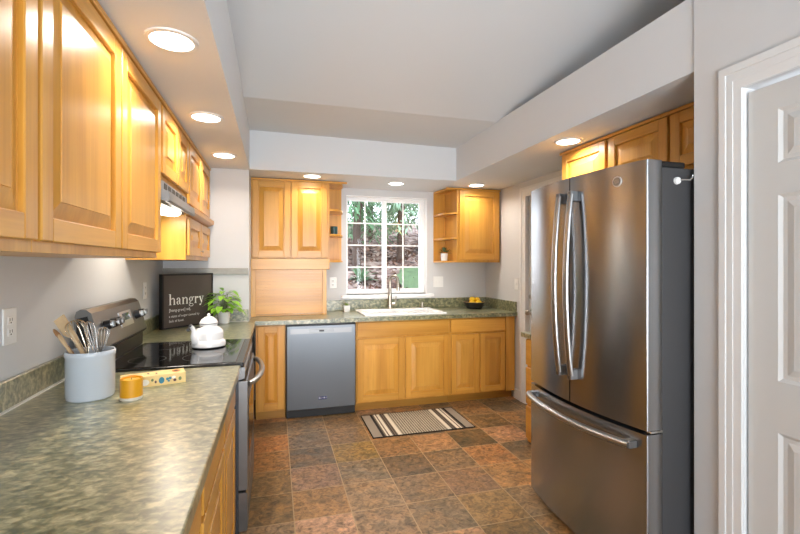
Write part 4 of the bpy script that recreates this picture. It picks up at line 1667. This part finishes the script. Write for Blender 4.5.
def blob(u, z, ru, rz, mi, face):
    n = 12
    bm = new()
    if face == 'front':
        vs = [tuple(P0 + bu * (u + ru * cos(2 * pi * k / n)) + bn * -0.0006 + Vector((0, 0, z + rz * sin(2 * pi * k / n)))) for k in range(n)]
    else:
        vs = [tuple(P0 + bu * (u + ru * cos(2 * pi * k / n)) + bn * (z + rz * sin(2 * pi * k / n)) + Vector((0, 0, BH + 0.0006))) for k in range(n)]
    bm.faces.new([bm.verts.new(v) for v in vs])
    obj('printed_motif', bm, [cols[mi]], cart)


for u, z, ru, rz, mi in ((0.03, 0.02, 0.016, 0.013, 1), (0.085, 0.019, 0.016, 0.013, 2), (0.112, 0.026, 0.005, 0.006, 3), (0.124, 0.017, 0.004, 0.006, 4), (0.146, 0.021, 0.0105, 0.014, 0),
                         (0.168, 0.024, 0.006, 0.006, 0), (0.178, 0.026, 0.006, 0.006, 0), (0.173, 0.015, 0.005, 0.004, 0), (0.192, 0.028, 0.008, 0.006, 2), (0.196, 0.016, 0.006, 0.006, 4), (0.216, 0.02, 0.006, 0.008, 3)):
    blob(u, z, ru, rz, mi, 'front')
for u, z, ru, rz, mi in ((0.035, 0.04, 0.03, 0.022, 1), (0.10, 0.05, 0.004, 0.012, 4), (0.13, 0.04, 0.004, 0.012, 4), (0.206, 0.05, 0.016, 0.026, 1), (0.206, 0.05, 0.008, 0.014, 4), (0.07, 0.02, 0.012, 0.01, 2)):
    blob(u, z, ru, rz, mi, 'top')

# ------------------------------------------------------------------ RUG
ra_, rb_ = Vector((0.775, 4.05, 0)), Vector((0.765, 3.49, 0))
rx0, rx1, ry0, ry1 = 0.770, 1.685, 3.50, 4.045
rcol = {'g': lin(150, 138, 122), 'b': lin(34, 30, 28), 't': lin(112, 98, 84), 'w': lin(222, 212, 192), 'm': None}
rm = {}
for k, c in rcol.items():
    m = mat('rug_' + k, c or lin(150, 138, 118), 0.95, bump=0.6, bscale=220)
    if k == 'm':
        n_ = m.node_tree
        t_ = n_.nodes.new('ShaderNodeTexCoord')
        mp = n_.nodes.new('ShaderNodeMapping')
        mp.inputs['Rotation'].default_value = (0, 0, 0.785)
        n_.links.new(t_.outputs['Object'], mp.inputs[0])
        ck = n_.nodes.new('ShaderNodeTexChecker')
        ck.inputs['Scale'].default_value = 62
        ck.inputs['Color1'].default_value = lin(196, 184, 160)
        ck.inputs['Color2'].default_value = lin(84, 74, 64)
        n_.links.new(mp.outputs[0], ck.inputs['Vector'])
        n_.links.new(ck.outputs['Color'], n_.nodes['Principled BSDF'].inputs['Base Color'])
    rm[k] = m
keys = list(rm)
half = [('g', 0.075), ('b', 0.022), ('t', 0.014), ('w', 0.014), ('t', 0.012), ('w', 0.026), ('t', 0.012), ('b', 0.008), ('t', 0.012), ('b', 0.006), ('t', 0.01), ('w', 0.030)]
tot = sum(w_ for _, w_ in half)
seq = half + [('m', (rx1 - rx0 - 0.016) - 2 * tot)] + half[::-1]
bm = new()
x = rx0 + 0.008
for k, w_ in seq:
    box(bm, x, x + w_, ry0 + 0.008, ry1 - 0.008, 0.001, 0.009, 0, keys.index(k))
    x += w_
o = obj('field', bm, [rm[k] for k in keys], thing('kitchen_rug', 'striped woven kitchen rug lying on the slate floor before the sink', 'rug', ((rx0 + rx1) / 2, (ry0 + ry1) / 2, 0)))
bm = new()
for a in ((rx0, rx1, ry0, ry0 + 0.008), (rx0, rx1, ry1 - 0.008, ry1), (rx0, rx0 + 0.008, ry0 + 0.008, ry1 - 0.008), (rx1 - 0.008, rx1, ry0 + 0.008, ry1 - 0.008)):
    box(bm, a[0], a[1], a[2], a[3], 0.001, 0.010, 0.002)
obj('binding', bm, [rm['b']], o.parent)

# ------------------------------------------------------------------ OUTSIDE THE WINDOW
MUL = mat('leaf_litter', lin(120, 92, 76), 0.95)
n_ = MUL.node_tree
t_ = n_.nodes.new('ShaderNodeTexCoord')
vo = n_.nodes.new('ShaderNodeTexVoronoi')
vo.inputs['Scale'].default_value = 9
n_.links.new(t_.outputs['Object'], vo.inputs['Vector'])
rp = ramp(n_, [(0.0, lin(60, 44, 36)), (0.35, lin(118, 88, 72)), (0.6, lin(158, 128, 112)), (1.0, lin(196, 172, 156))])
sep = n_.nodes.new('ShaderNodeSeparateColor')
n_.links.new(vo.outputs['Color'], sep.inputs[0])
n_.links.new(sep.outputs[0], rp.inputs[0])
n_.links.new(rp.outputs[0], n_.nodes['Principled BSDF'].inputs['Base Color'])


def hill(x, y):
    return 0.95 + max(0, y - 6.4) * 0.21 + 0.05 * sin(x * 2.1 + y) + 0.04 * sin(x * 5.3 - y * 3)


bm = new()
gx = [-3 + 0.25 * k for k in range(49)]
gy = [5.9 + 0.25 * k for k in range(42)]
G = [[bm.verts.new((x, y, hill(x, y) + random.uniform(-0.03, 0.03))) for x in gx] for y in gy]
for a_, b_ in zip(G, G[1:]):
    for k in range(len(gx) - 1):
        bm.faces.new((a_[k], a_[k + 1], b_[k + 1], b_[k]))
struct('ground_hillside', bm, MUL)
bm = new()
for k in range(2600):
    x, y = random.uniform(-0.5, 6), random.uniform(6.0, 11.5)
    z = hill(x, y) + random.uniform(0.0, 0.05)
    a = random.uniform(0, 2 * pi)
    s_ = random.uniform(0.04, 0.09)
    d = Vector((cos(a), sin(a), random.uniform(-0.3, 0.9))) * s_
    e = Vector((-sin(a), cos(a), random.uniform(-0.5, 0.5))) * s_ * 0.5
    c_ = Vector((x, y, z))
    f = bm.faces.new([bm.verts.new(q) for q in (c_ - d, c_ + e, c_ + d, c_ - e)])
    f.material_index = random.choice((0, 0, 1, 2, 3))
o = obj('fallen_leaves', bm, [mat('litter_a', lin(150, 112, 90), 0.9), mat('litter_b', lin(196, 170, 152), 0.9), mat('litter_c', lin(96, 68, 54), 0.9), mat('litter_d', lin(168, 136, 122), 0.9)])
o['kind'] = 'stuff'
tag(o, 'brown fallen leaves covering the bank outside the window', 'leaves')
bm = new()
P = []
for j in range(12):
    row = []
    for i in range(12):
        y = 5.95 + j * 0.17
        x = 0.283 * y + 0.06 * sin(5 * y) + 0.03 * sin(17 * y) + i * 0.16
        row.append(bm.verts.new((x, y, hill(x, y) + 0.085)))
    P.append(row)
for a_, b_ in zip(P, P[1:]):
    for k in range(11):
        bm.faces.new((a_[k], a_[k + 1], b_[k + 1], b_[k]))
struct('ground_lawn', bm, mat('lawn_green', lin(98, 116, 74), 0.9, noise=0.5, nscale=9, bump=0.8, bscale=60))

BARK = mat('bark', lin(96, 76, 64), 0.9, noise=0.3, nscale=12, bump=0.8, bscale=40)
LG = [mat('fern_green', lin(112, 150, 104), 0.6, noise=0.35, nscale=6), mat('deep_green', lin(72, 108, 70), 0.6, noise=0.4, nscale=6), mat('pale_green', lin(160, 186, 150), 0.6, noise=0.3, nscale=6)]


def tree(x, y, h_, r_, z0, n, mi, label, seed, w=0.045):
    rg = random.Random(seed)
    base = Vector((x, y, hill(x, y) - 0.05))
    t = thing('evergreen_tree', label, 'tree', tuple(base), 'trees on the bank outside the window')
    bm = new()
    tube(bm, [base, base + Vector((0.03, 0, h_ * 0.5)), base + Vector((0, 0.03, h_))], [w * 2.0, w * 1.5, w * 0.6], 10)
    obj('trunk', bm, [BARK], t, True)
    bm = new()
    for k in range(n):
        q = rg.random()
        zz = z0 + (h_ - z0) * q
        a = rg.uniform(0, 2 * pi)
        rr2 = r_ * (1 - 0.65 * q) * rg.uniform(0.2, 1)
        p = base + Vector((rr2 * cos(a), rr2 * sin(a), zz - 0.25 * rr2))
        for _ in range(6):
            leaf(bm, p + Vector((rg.uniform(-.1, .1), rg.uniform(-.1, .1), rg.uniform(-.08, .08))), (cos(a) + rg.uniform(-.6, .6), sin(a) + rg.uniform(-.6, .6), rg.uniform(-.4, .2)), rg.uniform(0.12, 0.26), 0.022, 0.5)
    obj('foliage', bm, [LG[mi]], t)


tree(1.55, 8.6, 3.2, 0.75, 0.75, 230, 0, 'pale fern-like evergreen outside, behind the left sash of the window', 1)
tree(2.55, 8.9, 3.2, 0.8, 0.8, 230, 2, 'light green evergreen outside, behind the right sash of the window', 2)
tree(1.95, 10.4, 4.0, 1.1, 1.0, 240, 1, 'dark green evergreen outside, between the two nearer evergreens', 3)
tree(3.45, 10.2, 4.0, 1.1, 0.9, 240, 0, 'evergreen outside, furthest right through the window', 4)
tree(0.9, 10.6, 4.0, 1.0, 0.9, 200, 1, 'dark evergreen outside, at the far left of the window', 5)
tree(2.6, 12.2, 5.0, 1.5, 0.6, 240, 1, 'tall dark evergreen on the top of the bank outside', 6)
tree(4.4, 12.4, 5.0, 1.6, 0.6, 240, 1, 'tall evergreen on the top right of the bank outside', 8)
tree(1.2, 12.6, 5.0, 1.5, 0.6, 240, 0, 'tall evergreen on the top left of the bank outside', 9)
bm = new()
rg = random.Random(4)
sc0 = Vector((1.42, 7.5, hill(1.42, 7.5)))
for k in range(60):
    a, el, L = rg.uniform(0, 2 * pi), rg.uniform(0.4, 1.4), rg.uniform(0.25, 0.55)
    leaf(bm, sc0, (cos(a) * cos(el), sin(a) * cos(el), sin(el)), L, 0.03, 0.4)
top('fern_shrub', bm, [LG[0]], tuple(sc0), 'low green fern on the bank outside, seen low in the left sash', 'shrub')
